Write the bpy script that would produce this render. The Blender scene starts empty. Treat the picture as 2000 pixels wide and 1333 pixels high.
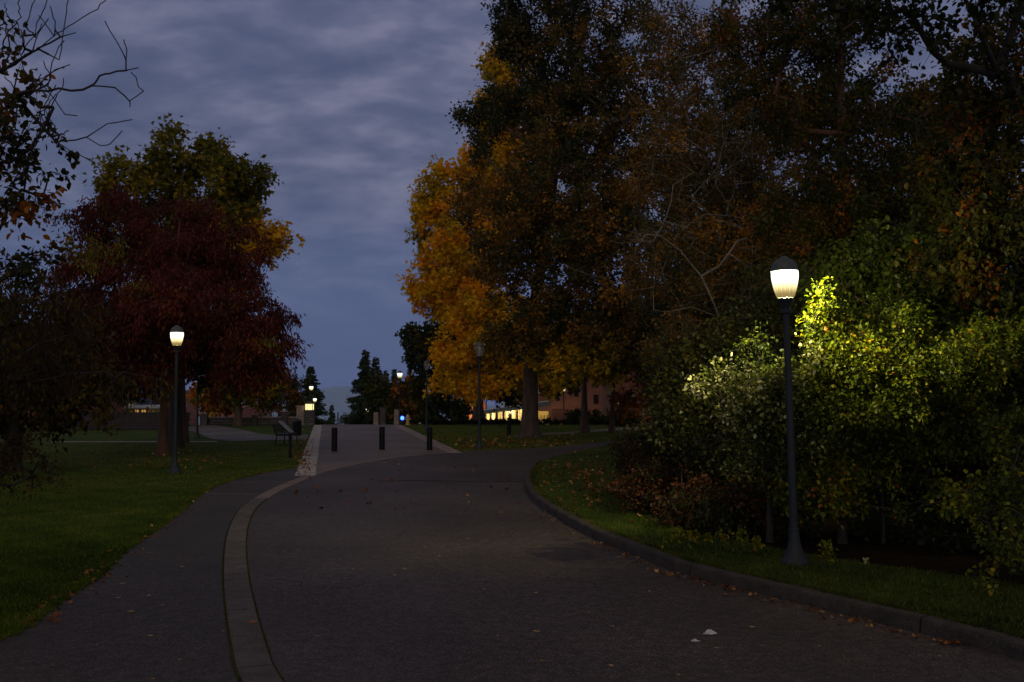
import bpy, math, random
import numpy as np
from mathutils import Vector
from mathutils.geometry import tessellate_polygon
random.seed(7); RNG = np.random.default_rng(11)
sc = bpy.context.scene
COL = sc.collection
# ------------------------------------------------------------------ camera and measuring helpers
F = 1944.0; CAMH = 2.05; PITCH = math.atan(99.5 / F)
CP, SP = math.cos(PITCH), math.sin(PITCH)
def ray(px, py):
    a, b = px - 1000.0, 666.5 - py
    return np.array([a, F * CP - b * SP, F * SP + b * CP])
def at(px, py, Y):
    d = ray(px, py); return np.array([0, 0, CAMH]) + d * (Y / d[1])
def g(px, py, z=0.0):
    d = ray(px, py); t = (z - CAMH) / d[2]; return (d[0] * t, d[1] * t)
ZP = [(-1e5, 0), (61, 0), (64, -.04), (68, -.2), (85, -1.04), (95, -2.1), (105, -3.3), (130, -5.65), (400, -30), (4000, -215), (9000, -240)]
def zg(y):
    return float(np.interp(y, [p[0] for p in ZP], [p[1] for p in ZP]))
cam_d = bpy.data.cameras.new("Camera"); cam = bpy.data.objects.new("Camera", cam_d); COL.objects.link(cam)
cam.location = (0, 0, CAMH); cam.rotation_euler = (math.pi / 2 + PITCH, 0, 0)
cam_d.sensor_width = 36; cam_d.lens = 36 * F / 2000; cam_d.clip_start = 0.1; cam_d.clip_end = 20000
sc.camera = cam
# ------------------------------------------------------------------ objects
def tag(o, label=None, cat=None, group=None, kind=None):
    if label: o["label"] = label
    if cat: o["category"] = cat
    if group: o["group"] = group
    if kind: o["kind"] = kind
    return o
def link(o, parent=None):
    COL.objects.link(o)
    if parent is not None: o.parent = parent
    return o
def empty(name, loc=(0, 0, 0), rz=0, label=None, cat=None, group=None):
    o = bpy.data.objects.new(name, None); o.location = loc; o.rotation_euler = (0, 0, rz); o.empty_display_size = .2
    link(o); return tag(o, label, cat, group)
class MB:
    def __init__(s): s.v = []; s.f = []
    def add(s, vs, fs):
        n = len(s.v); s.v += [tuple(map(float, p)) for p in vs]; s.f += [tuple(i + n for i in q) for q in fs]; return s
    def box(s, c, d, rz=0, taper=1.0, bev=0.0, tilt=0.0):
        x, y, z = d[0] / 2, d[1] / 2, d[2] / 2
        vs = []
        rings = [(-z, 1.0), (z, taper)] if bev <= 0 else [(-z, 1.0), (z - bev, taper), (z, taper)]
        for i, (zz, t) in enumerate(rings):
            k = bev if (bev > 0 and i == 2) else 0
            for sx, sy in ((-1, -1), (1, -1), (1, 1), (-1, 1)):
                vs.append((sx * (x * t - k), sy * (y * t - k), zz))
        ca, sa = math.cos(rz), math.sin(rz); ct, st = math.cos(tilt), math.sin(tilt)
        out = []
        for a, b, e in vs:
            a, e = a * ct + e * st, -a * st + e * ct
            out.append((c[0] + a * ca - b * sa, c[1] + a * sa + b * ca, c[2] + e))
        m = len(rings); fs = [(3, 2, 1, 0), tuple(range(4 * (m - 1), 4 * m))]
        for r in range(m - 1):
            for i in range(4):
                j = (i + 1) % 4; fs.append((4 * r + i, 4 * r + j, 4 * r + 4 + j, 4 * r + 4 + i))
        return s.add(out, fs)
    def lathe(s, prof, n=24, c=(0, 0, 0), rib=0.0, nr=16, cap=True):
        vs = []
        for r, z in prof:
            for i in range(n):
                t = 2 * math.pi * i / n; rr = r * (1 + rib * math.cos(nr * t))
                vs.append((c[0] + rr * math.cos(t), c[1] + rr * math.sin(t), c[2] + z))
        fs = []
        for k in range(len(prof) - 1):
            for i in range(n):
                j = (i + 1) % n; fs.append((k * n + i, k * n + j, (k + 1) * n + j, (k + 1) * n + i))
        if cap:
            fs.append(tuple(range(n - 1, -1, -1))); b = (len(prof) - 1) * n; fs.append(tuple(range(b, b + n)))
        return s.add(vs, fs)
    def tube(s, pts, rad, n=8):
        pts = [Vector(p) for p in pts]; vs = []; fs = []
        if not hasattr(rad, '__len__'): rad = [rad] * len(pts)
        for k, p in enumerate(pts):
            d = (pts[min(k + 1, len(pts) - 1)] - pts[max(k - 1, 0)]).normalized()
            u = d.cross(Vector((.13, .2, 1)) if abs(d.z) < .9 else Vector((1, .1, 0))).normalized(); w = d.cross(u)
            for i in range(n):
                t = 2 * math.pi * i / n; q = p + (u * math.cos(t) + w * math.sin(t)) * rad[k]; vs.append(tuple(q))
        for k in range(len(pts) - 1):
            for i in range(n):
                j = (i + 1) % n; fs.append((k * n + i, k * n + j, (k + 1) * n + j, (k + 1) * n + i))
        fs += [tuple(range(n - 1, -1, -1)), tuple(range((len(pts) - 1) * n, len(pts) * n))]
        return s.add(vs, fs)
    def mesh(s, name, mat=None, smooth=False):
        me = bpy.data.meshes.new(name); me.from_pydata(s.v, [], s.f); me.update()
        if mat: me.materials.append(mat)
        if smooth:
            me.polygons.foreach_set('use_smooth', [True] * len(me.polygons))
            try: me.set_sharp_from_angle(angle=math.radians(38))
            except Exception: pass
        return me
    def build(s, name, mat, parent=None, smooth=False):
        return link(bpy.data.objects.new(name, s.mesh(name, mat, smooth)), parent)
def npmesh(name, V, Fc, mat, parent=None, attrs=None, smooth=False):
    """V (n,3), Fc (m,k) faces of equal length; attrs: dict of per-face floats."""
    me = bpy.data.meshes.new(name); n, m, k = len(V), len(Fc), Fc.shape[1]
    me.vertices.add(n); me.vertices.foreach_set('co', np.ascontiguousarray(V, dtype=np.float32).ravel())
    me.loops.add(m * k); me.loops.foreach_set('vertex_index', np.ascontiguousarray(Fc, dtype=np.int32).ravel())
    me.polygons.add(m); me.polygons.foreach_set('loop_start', np.arange(0, m * k, k, dtype=np.int32))
    me.update(calc_edges=True)
    for a, val in (attrs or {}).items():
        at_ = me.attributes.new(a, 'FLOAT', 'FACE'); at_.data.foreach_set('value', np.ascontiguousarray(val, dtype=np.float32))
    if smooth: me.polygons.foreach_set('use_smooth', np.ones(m, dtype=bool))
    me.materials.append(mat)
    return link(bpy.data.objects.new(name, me), parent)
# ------------------------------------------------------------------ materials
def newmat(name):
    m = bpy.data.materials.new(name); m.use_nodes = True; nt = m.node_tree; nt.nodes.clear()
    out = nt.nodes.new('ShaderNodeOutputMaterial'); return m, nt, out
def ramp(nt, stops, interp='LINEAR'):
    r = nt.nodes.new('ShaderNodeValToRGB'); cr = r.color_ramp; cr.interpolation = interp
    while len(cr.elements) < len(stops): cr.elements.new(.5)
    for e, (p, c) in zip(cr.elements, stops): e.position = p; e.color = (*c, 1)
    return r
def surf(name, stops, scale=3.0, rough=.8, bump=.0, bscale=60, detail=8, metal=0, spec=.3, coords='Object', stretch=(1, 1, 1), speck=None):
    m, nt, out = newmat(name); L = nt.links.new
    p = nt.nodes.new('ShaderNodeBsdfPrincipled'); p.inputs['Roughness'].default_value = rough; p.inputs['Metallic'].default_value = metal
    p.inputs['Specular IOR Level'].default_value = spec
    tc = nt.nodes.new('ShaderNodeTexCoord'); mp = nt.nodes.new('ShaderNodeMapping'); mp.inputs['Scale'].default_value = stretch
    L(tc.outputs[coords], mp.inputs[0])
    n = nt.nodes.new('ShaderNodeTexNoise'); n.inputs['Scale'].default_value = scale; n.inputs['Detail'].default_value = detail; L(mp.outputs[0], n.inputs['Vector'])
    n.inputs['Roughness'].default_value = .6
    r = ramp(nt, stops); L(n.outputs['Fac'], r.inputs[0]); last = r.outputs[0]
    if speck:
        n2 = nt.nodes.new('ShaderNodeTexNoise'); n2.inputs['Scale'].default_value = speck[0]; n2.inputs['Detail'].default_value = 3; L(mp.outputs[0], n2.inputs['Vector'])
        r2 = ramp(nt, [(.3, (1 - speck[1],) * 3), (.55, (1, 1, 1)), (.75, (1 + speck[1] * 1.6,) * 3)]); L(n2.outputs['Fac'], r2.inputs[0])
        mx = nt.nodes.new('ShaderNodeMix'); mx.data_type = 'RGBA'; mx.blend_type = 'MULTIPLY'; mx.inputs[0].default_value = 1
        L(last, mx.inputs[6]); L(r2.outputs[0], mx.inputs[7]); last = mx.outputs[2]
    L(last, p.inputs['Base Color'])
    if bump:
        nb = nt.nodes.new('ShaderNodeTexNoise'); nb.inputs['Scale'].default_value = bscale; nb.inputs['Detail'].default_value = 5; L(mp.outputs[0], nb.inputs['Vector'])
        b = nt.nodes.new('ShaderNodeBump'); b.inputs['Strength'].default_value = bump; b.inputs['Distance'].default_value = .02
        L(nb.outputs['Fac'], b.inputs['Height']); L(b.outputs[0], p.inputs['Normal'])
    L(p.outputs[0], out.inputs[0]); return m
def leafmat(name, stops, trans=.35, gloss=.012):
    m, nt, out = newmat(name); L = nt.links.new
    a = nt.nodes.new('ShaderNodeAttribute'); a.attribute_name = 'cv'
    r = ramp(nt, stops); L(a.outputs['Fac'], r.inputs[0])
    d = nt.nodes.new('ShaderNodeBsdfDiffuse'); t = nt.nodes.new('ShaderNodeBsdfTranslucent'); mx = nt.nodes.new('ShaderNodeMixShader'); mx.inputs[0].default_value = trans
    L(r.outputs[0], d.inputs[0]); L(r.outputs[0], t.inputs[0]); L(d.outputs[0], mx.inputs[1]); L(t.outputs[0], mx.inputs[2])
    gl = nt.nodes.new('ShaderNodeBsdfGlossy'); gl.inputs['Roughness'].default_value = .45; m2 = nt.nodes.new('ShaderNodeMixShader'); m2.inputs[0].default_value = gloss
    L(mx.outputs[0], m2.inputs[1]); L(gl.outputs[0], m2.inputs[2]); L(m2.outputs[0], out.inputs[0]); return m
def emis(name, col, st):
    m, nt, out = newmat(name); e = nt.nodes.new('ShaderNodeEmission'); e.inputs[0].default_value = (*col, 1); e.inputs[1].default_value = st
    nt.links.new(e.outputs[0], out.inputs[0]); return m
def brick(name, c1, c2, mortar, scale=1.0, bw=.23, bh=.075, ms=.01, coords='Object', rot=(math.pi / 2, 0, 0)):
    m, nt, out = newmat(name); L = nt.links.new
    p = nt.nodes.new('ShaderNodeBsdfPrincipled'); p.inputs['Roughness'].default_value = .85
    tc = nt.nodes.new('ShaderNodeTexCoord'); mp = nt.nodes.new('ShaderNodeMapping'); mp.inputs['Rotation'].default_value = rot
    b = nt.nodes.new('ShaderNodeTexBrick'); b.inputs['Scale'].default_value = scale; b.inputs['Brick Width'].default_value = bw; b.inputs['Row Height'].default_value = bh
    b.inputs['Mortar Size'].default_value = ms; b.inputs['Color1'].default_value = (*c1, 1); b.inputs['Color2'].default_value = (*c2, 1); b.inputs['Mortar'].default_value = (*mortar, 1)
    n = nt.nodes.new('ShaderNodeTexNoise'); n.inputs['Scale'].default_value = .7; n.inputs['Detail'].default_value = 6
    r = ramp(nt, [(.3, (.75, .75, .75)), (.7, (1.15, 1.15, 1.15))]); mx = nt.nodes.new('ShaderNodeMix'); mx.data_type = 'RGBA'; mx.blend_type = 'MULTIPLY'; mx.inputs[0].default_value = 1
    L(tc.outputs[coords], mp.inputs[0]); L(mp.outputs[0], b.inputs['Vector']); L(tc.outputs[coords], n.inputs['Vector']); L(n.outputs['Fac'], r.inputs[0])
    L(b.outputs['Color'], mx.inputs[6]); L(r.outputs[0], mx.inputs[7]); L(mx.outputs[2], p.inputs['Base Color']); L(p.outputs[0], out.inputs[0]); return m
M = {}
def asphalt(name, base, rough=.78):
    """fine aggregate, tar patches, fine cracks"""
    m, nt, out = newmat(name); L = nt.links.new; N = nt.nodes.new
    p = N('ShaderNodeBsdfPrincipled'); p.inputs['Roughness'].default_value = rough; p.inputs['Specular IOR Level'].default_value = .35
    tc = N('ShaderNodeTexCoord')
    def noise(s, d, ro=.6):
        n = N('ShaderNodeTexNoise'); n.inputs['Scale'].default_value = s; n.inputs['Detail'].default_value = d; n.inputs['Roughness'].default_value = ro
        L(tc.outputs['Object'], n.inputs['Vector']); return n.outputs['Fac']
    def mul(a, b):
        x = N('ShaderNodeMix'); x.data_type = 'RGBA'; x.blend_type = 'MULTIPLY'; x.inputs[0].default_value = 1; L(a, x.inputs[6]); L(b, x.inputs[7]); return x.outputs[2]
    r0 = ramp(nt, [(.36, tuple(c * .7 for c in base)), (.5, base), (.64, tuple(c * 1.3 for c in base))]); L(noise(.35, 6), r0.inputs[0])
    r1 = ramp(nt, [(.34, (.35,) * 3), (.5, (.95,) * 3), (.62, (2.0, 1.95, 1.9)), (.75, (4.2, 4.1, 4))]); L(noise(62, 2, .8), r1.inputs[0])
    r1b = ramp(nt, [(.35, (.68,) * 3), (.65, (1.3,) * 3)]); L(noise(9, 5), r1b.inputs[0])
    vo = N('ShaderNodeTexVoronoi'); vo.feature = 'DISTANCE_TO_EDGE'; vo.inputs['Scale'].default_value = .38
    nz = N('ShaderNodeTexNoise'); nz.inputs['Scale'].default_value = 2.5; nz.inputs['Detail'].default_value = 5; L(tc.outputs['Object'], nz.inputs['Vector'])
    va = N('ShaderNodeVectorMath'); va.operation = 'MULTIPLY_ADD'; va.inputs[1].default_value = (.9, .9, 0); L(nz.outputs['Color'], va.inputs[0]); L(tc.outputs['Object'], va.inputs[2])
    L(va.outputs[0], vo.inputs['Vector'])
    rc = ramp(nt, [(0, (.55,) * 3), (.006, (1, 1, 1))]); L(vo.outputs['Distance'], rc.inputs[0])
    mask = ramp(nt, [(.52, (0, 0, 0)), (.6, (1, 1, 1))]); L(noise(.5, 2), mask.inputs[0])
    cm = N('ShaderNodeMix'); cm.data_type = 'RGBA'; L(mask.outputs[0], cm.inputs[0]); cm.inputs[6].default_value = (1, 1, 1, 1); L(rc.outputs[0], cm.inputs[7])
    c = mul(mul(mul(r0.outputs[0], r1.outputs[0]), r1b.outputs[0]), cm.outputs[2]); L(c, p.inputs['Base Color'])
    b = N('ShaderNodeBump'); b.inputs['Strength'].default_value = .5; b.inputs['Distance'].default_value = .01; L(noise(110, 3), b.inputs['Height']); L(b.outputs[0], p.inputs['Normal'])
    L(p.outputs[0], out.inputs[0]); return m
M['road'] = asphalt('asphalt_road', (.044, .034, .033), .64)
M['walk'] = asphalt('asphalt_walk', (.037, .030, .029), .62)
M['plaza'] = asphalt('plaza_asphalt', (.10, .083, .078), .65)
M['path'] = asphalt('path_asphalt', (.085, .08, .088))
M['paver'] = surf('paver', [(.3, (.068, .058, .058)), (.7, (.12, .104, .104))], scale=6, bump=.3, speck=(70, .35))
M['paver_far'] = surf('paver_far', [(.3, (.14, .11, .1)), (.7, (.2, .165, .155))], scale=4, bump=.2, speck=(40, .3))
M['tile'] = surf('light_tile', [(.3, (.27, .26, .27)), (.7, (.38, .37, .38))], scale=3, bump=.1, speck=(40, .2))
M['pink'] = surf('pink_paver', [(.3, (.19, .15, .14)), (.7, (.3, .25, .24))], scale=3, bump=.1, speck=(30, .3))
M['kerb'] = surf('kerb_concrete', [(.3, (.022, .018, .016)), (.7, (.065, .053, .046))], scale=5, bump=.6, bscale=40, speck=(60, .4))
M['soil'] = surf('soil', [(.3, (.008, .006, .005)), (.7, (.02, .014, .010))], scale=9, bump=.5, rough=1, spec=0)
M['moss'] = surf('moss', [(.35, (.035, .03, .022)), (.65, (.05, .07, .018))], scale=14, bump=.5, rough=1, spec=0)
M['turf'] = surf('turf', [(.3, (.02, .03, .005)), (.5, (.035, .062, .005)), (.7, (.06, .08, .012))], scale=.8, bump=.6, bscale=30, speck=(25, .5), rough=.95, spec=.1)
M['mulch'] = surf('mulch', [(.3, (.02, .009, .006)), (.7, (.05, .02, .012))], scale=8, bump=.6)
M['metal'] = surf('dark_post_paint', [(.3, (.012, .016, .021)), (.7, (.021, .028, .035))], scale=14, rough=.55, bump=.08, bscale=50, spec=.3)
M['cap'] = surf('lamp_cap_glow_paint', [(.3, (.035, .045, .048)), (.7, (.06, .072, .074))], scale=14, rough=.5, spec=.5)  # lighter than the post: faint lamp glow on the hood put into the colour
M['black'] = surf('black_paint', [(.3, (.004, .004, .005)), (.7, (.008, .008, .009))], scale=10, rough=.5, spec=.15)
M['stone'] = surf('pink_stone', [(.3, (.22, .16, .14)), (.7, (.36, .28, .25))], scale=2.5, bump=.5, bscale=9, speck=(25, .3))
M['darkstone'] = surf('dark_stone', [(.3, (.05, .04, .042)), (.7, (.1, .085, .085))], scale=3, bump=.4, bscale=8, speck=(18, .4))
M['stepstone'] = surf('step_stone', [(.3, (.014, .011, .012)), (.7, (.035, .028, .03))], scale=3, bump=.4, bscale=8, speck=(18, .4))
M['hyd'] = surf('hydrant_paint', [(.3, (.45, .32, .12)), (.7, (.6, .45, .2))], scale=6, rough=.5)
M['bark'] = surf('bark', [(.3, (.035, .022, .016)), (.7, (.11, .07, .052))], scale=7, bump=1.0, bscale=18, stretch=(1, 1, .22))
M['barkred'] = surf('bark_red', [(.3, (.05, .022, .014)), (.7, (.13, .06, .04))], scale=7, bump=1.0, bscale=18, stretch=(1, 1, .22))
M['barkpale'] = surf('bark_pale', [(.3, (.09, .075, .06)), (.7, (.24, .2, .17))], scale=9, bump=.8, bscale=18, stretch=(1, 1, .4))
M['twig'] = surf('bark_dark', [(.3, (.02, .015, .014)), (.7, (.05, .038, .034))], scale=9, bump=.5)
M['brick'] = brick('brick', (.36, .12, .085), (.24, .07, .05), (.26, .17, .14))
M['brickdark'] = brick('brick_dark', (.2, .055, .035), (.15, .04, .025), (.12, .07, .05))
M['drystone'] = brick('dry_stone', (.12, .1, .1), (.07, .058, .06), (.02, .017, .017), bw=.42, bh=.16, ms=.018)
M['roofpale'] = surf('pale_roof', [(.3, (.42, .44, .47)), (.7, (.55, .57, .6))], scale=2, rough=.5)
M['cream'] = surf('cream_column', [(.3, (.5, .42, .24)), (.7, (.62, .54, .34))], scale=2, rough=.7)
M['yellow'] = surf('ochre_wall', [(.3, (.5, .36, .12)), (.7, (.6, .44, .16))], scale=2, rough=.7)
M['glassdark'] = surf('dark_glass', [(.3, (.02, .025, .03)), (.7, (.03, .035, .04))], scale=2, rough=.12, spec=.8)
M['panel'] = surf('sign_panel', [(.3, (.12, .13, .15)), (.7, (.2, .21, .24))], scale=5, rough=.35)
M['wood'] = surf('weathered_wood', [(.3, (.05, .03, .022)), (.7, (.12, .075, .055))], scale=8, bump=.4, stretch=(1, 1, .2))
M['paper'] = surf('paper', [(.3, (.4, .38, .39)), (.7, (.62, .6, .61))], scale=8)
M['mount'] = surf('snowy_rock_haze_tint', [(.3, (.26, .37, .60)), (.65, (.33, .44, .68))], scale=.004, detail=10, rough=1, spec=0)  # snow colour pushed blue, distance haze painted into it
M['warmwin'] = emis('lit_window', (1.0, .62, .18), 1.6)
M['warmdim'] = emis('lit_window_dim', (1.0, .5, .12), .45)
M['lantern'] = emis('lantern_glass', (1.0, .86, .38), 1.3)
M['blueglow'] = emis('blue_beacon', (.02, .06, 1.0), 14)
def per_block(mat, lo, hi):
    nt = mat.node_tree; p = [n for n in nt.nodes if n.type == 'BSDF_PRINCIPLED'][0]; src = p.inputs['Base Color'].links[0].from_socket
    ge = nt.nodes.new('ShaderNodeNewGeometry'); r = ramp(nt, [(0, (lo,) * 3), (.5, ((lo + hi) / 2,) * 3), (1, (hi, hi * .97, hi * .93))]); mx = nt.nodes.new('ShaderNodeMix'); mx.data_type = 'RGBA'; mx.blend_type = 'MULTIPLY'; mx.inputs[0].default_value = 1
    nt.links.new(ge.outputs['Random Per Island'], r.inputs[0]); nt.links.new(src, mx.inputs[6]); nt.links.new(r.outputs[0], mx.inputs[7]); nt.links.new(mx.outputs[2], p.inputs['Base Color'])
per_block(M['paver'], .8, 1.15); per_block(M['tile'], .8, 1.1); per_block(M['pink'], .7, 1.15); per_block(M['paver_far'], .85, 1.1)
# ------------------------------------------------------------------ ground sheets
def cr(pts, k=6):
    """Catmull-Rom through 2D points"""
    P = [np.array(p, float) for p in pts]; P = [2 * P[0] - P[1]] + P + [2 * P[-1] - P[-2]]; o = []
    for i in range(1, len(P) - 2):
        for j in range(k):
            t = j / k; a, b, c, d = P[i - 1:i + 3]
            o.append(.5 * ((2 * b) + (c - a) * t + (2 * a - 5 * b + 4 * c - d) * t * t + (3 * b - a - 3 * c + d) * t ** 3))
    o.append(P[-2]); return [tuple(q) for q in o]
def G(pts): return [g(*p) for p in pts]
def sheet(name, poly, z, mat, kind='structure'):
    vs = [(x, y, z + zg(y)) for x, y in poly]
    tr = tessellate_polygon([[Vector((x, y, 0)) for x, y in poly]])
    m = MB(); fs = []
    for t in tr:
        a, b, c = (np.array(poly[i]) for i in t)
        up = (b[0] - a[0]) * (c[1] - a[1]) - (b[1] - a[1]) * (c[0] - a[0])
        fs.append(tuple(t) if up > 0 else tuple(reversed(t)))
    m.add(vs, fs); return tag(m.build(name, mat), kind=kind)
def ribbon(name, L, R, z, mat, kind='structure'):
    m = MB(); n = len(L); vs = []
    for a, b in zip(L, R): vs += [(a[0], a[1], z + zg(a[1])), (b[0], b[1], z + zg(b[1]))]
    m.add(vs, [(2 * i, 2 * i + 1, 2 * i + 3, 2 * i + 2) for i in range(n - 1)])
    return tag(m.build(name, mat), kind=kind)
ys = [-80, -20, 0, 10, 20, 30, 40, 50, 56, 61, 62.5, 64, 66, 68, 72, 76, 80, 85, 90, 95, 100, 105, 115, 130, 160, 200, 300, 400, 700, 1000, 2000, 4000, 9000]
xs = [-9000, -3000, -1000, -300, -100, -60, -40, -20, -10, 0, 10, 20, 40, 60, 100, 300, 1000, 3000, 9000]
m = MB(); m.add([(x, y, zg(y) - (.012 if y < 130 else 0)) for y in ys for x in xs], [(j * len(xs) + i, j * len(xs) + i + 1, (j + 1) * len(xs) + i + 1, (j + 1) * len(xs) + i) for j in range(len(ys) - 1) for i in range(len(xs) - 1)])
tag(m.build('lawn', M['turf']), kind='structure')
# snowy mountain far away
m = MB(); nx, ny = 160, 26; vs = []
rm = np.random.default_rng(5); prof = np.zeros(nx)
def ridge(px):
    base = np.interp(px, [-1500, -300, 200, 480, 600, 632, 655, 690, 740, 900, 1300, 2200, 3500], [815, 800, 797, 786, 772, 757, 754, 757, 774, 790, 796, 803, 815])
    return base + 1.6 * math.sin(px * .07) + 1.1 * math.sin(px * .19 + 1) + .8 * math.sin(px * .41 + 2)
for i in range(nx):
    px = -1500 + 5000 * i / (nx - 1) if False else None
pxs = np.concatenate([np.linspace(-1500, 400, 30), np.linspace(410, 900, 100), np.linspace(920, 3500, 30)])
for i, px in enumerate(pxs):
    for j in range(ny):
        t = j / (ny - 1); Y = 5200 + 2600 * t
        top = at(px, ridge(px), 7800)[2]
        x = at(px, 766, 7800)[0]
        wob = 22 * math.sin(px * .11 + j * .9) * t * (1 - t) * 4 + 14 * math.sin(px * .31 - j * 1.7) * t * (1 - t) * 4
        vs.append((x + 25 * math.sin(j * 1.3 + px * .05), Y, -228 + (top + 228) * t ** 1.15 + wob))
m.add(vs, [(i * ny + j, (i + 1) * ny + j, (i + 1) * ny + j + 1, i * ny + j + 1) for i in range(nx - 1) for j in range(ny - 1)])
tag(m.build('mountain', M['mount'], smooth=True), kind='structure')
# measured curves (photo pixels on the ground)
bandR = cr([(5.0, -7), (2.1, -.5), (-.2, 3.9)] + G([(552, 1333), (520, 1260), (497, 1180), (485, 1120), (481, 1060), (488, 1020), (505, 990), (545, 962), (600, 937), (650, 919), (720, 904), (800, 892), (880, 885)]))
def offs(P, d):
    P = np.array(P); T = np.gradient(P, axis=0); T /= np.linalg.norm(T, axis=1)[:, None]; return [tuple(q) for q in P + np.stack([-T[:, 1], T[:, 0]], 1) * d]
bandL = offs(bandR, .275)
lawnE = cr([(-3.2, -8), (-4.2, 0), (-4.55, 6)] + G([(0, 1250), (85, 1195), (150, 1150), (190, 1125), (240, 1078), (300, 1037), (350, 1000), (390, 966), (430, 946), (500, 927), (592, 911)]))
kerbL = cr([(10.5, -8), (7.4, 0), (5.6, 4)] + G([(2000, 1294), (1872, 1258), (1745, 1227), (1643, 1202), (1541, 1176), (1439, 1151), (1347, 1128), (1306, 1115), (1235, 1085), (1148, 1049), (1082, 1010), (1046, 986), (1030, 965), (1024, 945), (1030, 928), (1046, 914)]))
isleF = cr(G([(1046, 914), (1072, 903), (1133, 888), (1194, 874), (1235, 862)]) + [(7.6, 46), (14, 50), (40, 57), (90, 60)])
farE = cr(G([(890, 884), (945, 880.5), (1000, 878.5), (1100, 872), (1200, 862)]) + [(5.6, 43.8), (8, 47.3), (15, 53), (40, 60.5), (90, 60.9)])
sheet('road', bandR + farE[1:] + isleF[::-1] + kerbL[::-1][1:], .010, M['road'])
sheet('sidewalk', [p for p in bandL[:len(bandL) - 22]] + G([(592, 911)]) + lawnE[::-1], .004, M['walk'])
# plaza beyond the arc
def lin(a, b, Y): return a[0] + (b[0] - a[0]) * (Y - a[1]) / (b[1] - a[1])
tl0, tl1 = g(573, 936), g(614, 830); tr0, tr1 = g(617, 925), g(629, 830)
pr0, pr1 = g(871, 884), g(765, 830); qr0, qr1 = g(901, 884), g(782, 830)
rows = [22, 26, 30, 34, 38, 42, 46, 50, 54, 58, 61, 62.5, 64, 66, 68, 72, 76, 80, 85, 90, 95, 100, 105, 115, 130]
ribbon('plaza', [(lin(tr0, tr1, y) - .1, y) for y in rows], [(lin(pr0, pr1, max(y, 33.3)) + .05 if y > 30 else lin(tr0, tr1, y) + 2 + (y - 22) * .25, y) for y in rows], .004, M['plaza'])
# rows of blocks
def blocks(name, L, R, z, h, mat, step, cols=1, gap=.012, jit=.003, y0=None):
    """lay blocks between two parallel curves"""
    def resample(P, n):
        P = np.array(P); s = np.concatenate([[0], np.cumsum(np.linalg.norm(np.diff(P, axis=0), axis=1))]); t = np.linspace(0, s[-1], n)
        return np.stack([np.interp(t, s, P[:, 0]), np.interp(t, s, P[:, 1])], 1), s[-1]
    La, Ra = np.array(L), np.array(R); Mi = (La + Ra) / 2; sm = np.concatenate([[0], np.cumsum(np.linalg.norm(np.diff(Mi, axis=0), axis=1))]); n = max(2, int(sm[-1] / step)); tt = np.linspace(0, sm[-1], n + 1)
    A = np.stack([np.interp(tt, sm, La[:, 0]), np.interp(tt, sm, La[:, 1])], 1); B = np.stack([np.interp(tt, sm, Ra[:, 0]), np.interp(tt, sm, Ra[:, 1])], 1); m = MB()
    for i in range(n):
        for c in range(cols):
            f0, f1 = c / cols, (c + 1) / cols
            q = [A[i] + (B[i] - A[i]) * f0, A[i] + (B[i] - A[i]) * f1, A[i + 1] + (B[i + 1] - A[i + 1]) * f1, A[i + 1] + (B[i + 1] - A[i + 1]) * f0]
            ce = sum(q) / 4; q = [p + (ce - p) / np.linalg.norm(ce - p) * gap for p in q]; zz = z + random.uniform(-jit, jit)
            top = [p + (ce - p) / np.linalg.norm(ce - p) * .008 for p in q]
            vs = [(p[0], p[1], zz + zg(p[1])) for p in q] + [(p[0], p[1], zz + h - .005 + zg(p[1])) for p in q] + [(p[0], p[1], zz + h + zg(p[1])) for p in top]
            m.add(vs, [(8, 9, 10, 11)] + [(4 * k + a, 4 * k + (a + 1) % 4, 4 * k + 4 + (a + 1) % 4, 4 * k + 4 + a) for k in (0, 1) for a in range(4)])
    return tag(m.build(name, mat), kind='structure')
nb = 58
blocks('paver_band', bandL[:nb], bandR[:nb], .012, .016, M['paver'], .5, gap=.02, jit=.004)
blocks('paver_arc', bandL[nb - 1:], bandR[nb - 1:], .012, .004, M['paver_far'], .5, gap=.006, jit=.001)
def offs(P, d):
    P = np.array(P); T = np.gradient(P, axis=0); T /= np.linalg.norm(T, axis=1)[:, None]; return [tuple(q) for q in P + np.stack([-T[:, 1], T[:, 0]], 1) * d]
ribbon('soil_joint', offs(bandL[:nb], .012), offs(bandR[:nb], -.012), .0145, M['moss'])
yr = [r for r in np.arange(24.5, 110, .5)]
blocks('light_tile_strip', [(lin(tl0, tl1, y), y) for y in yr if y < 62.5], [(lin(tr0, tr1, y), y) for y in yr if y < 62.5], .006, .012, M['tile'], .6, cols=2, gap=.010, jit=.001)
blocks('pink_paver_strip', [(lin(pr0, pr1, y) + .02, y) for y in yr if 33.2 < y < 62.5], [(lin(qr0, qr1, y), y) for y in yr if 33.2 < y < 62.5], .004, .010, M['pink'], .35, cols=2, gap=.008, jit=.001)
# concrete joints crossing the sidewalk
for (a, b, nme) in (((398, 965), (515, 966), .05), ((447, 943), (566, 941), .06)):
    p, q = g(*a), g(*b); ribbon('concrete_joint', [(p[0], p[1] + nme), (q[0], q[1] + nme)], [(p[0], p[1] - nme), (q[0], q[1] - nme)], .0075, M['paver_far'])
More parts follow.
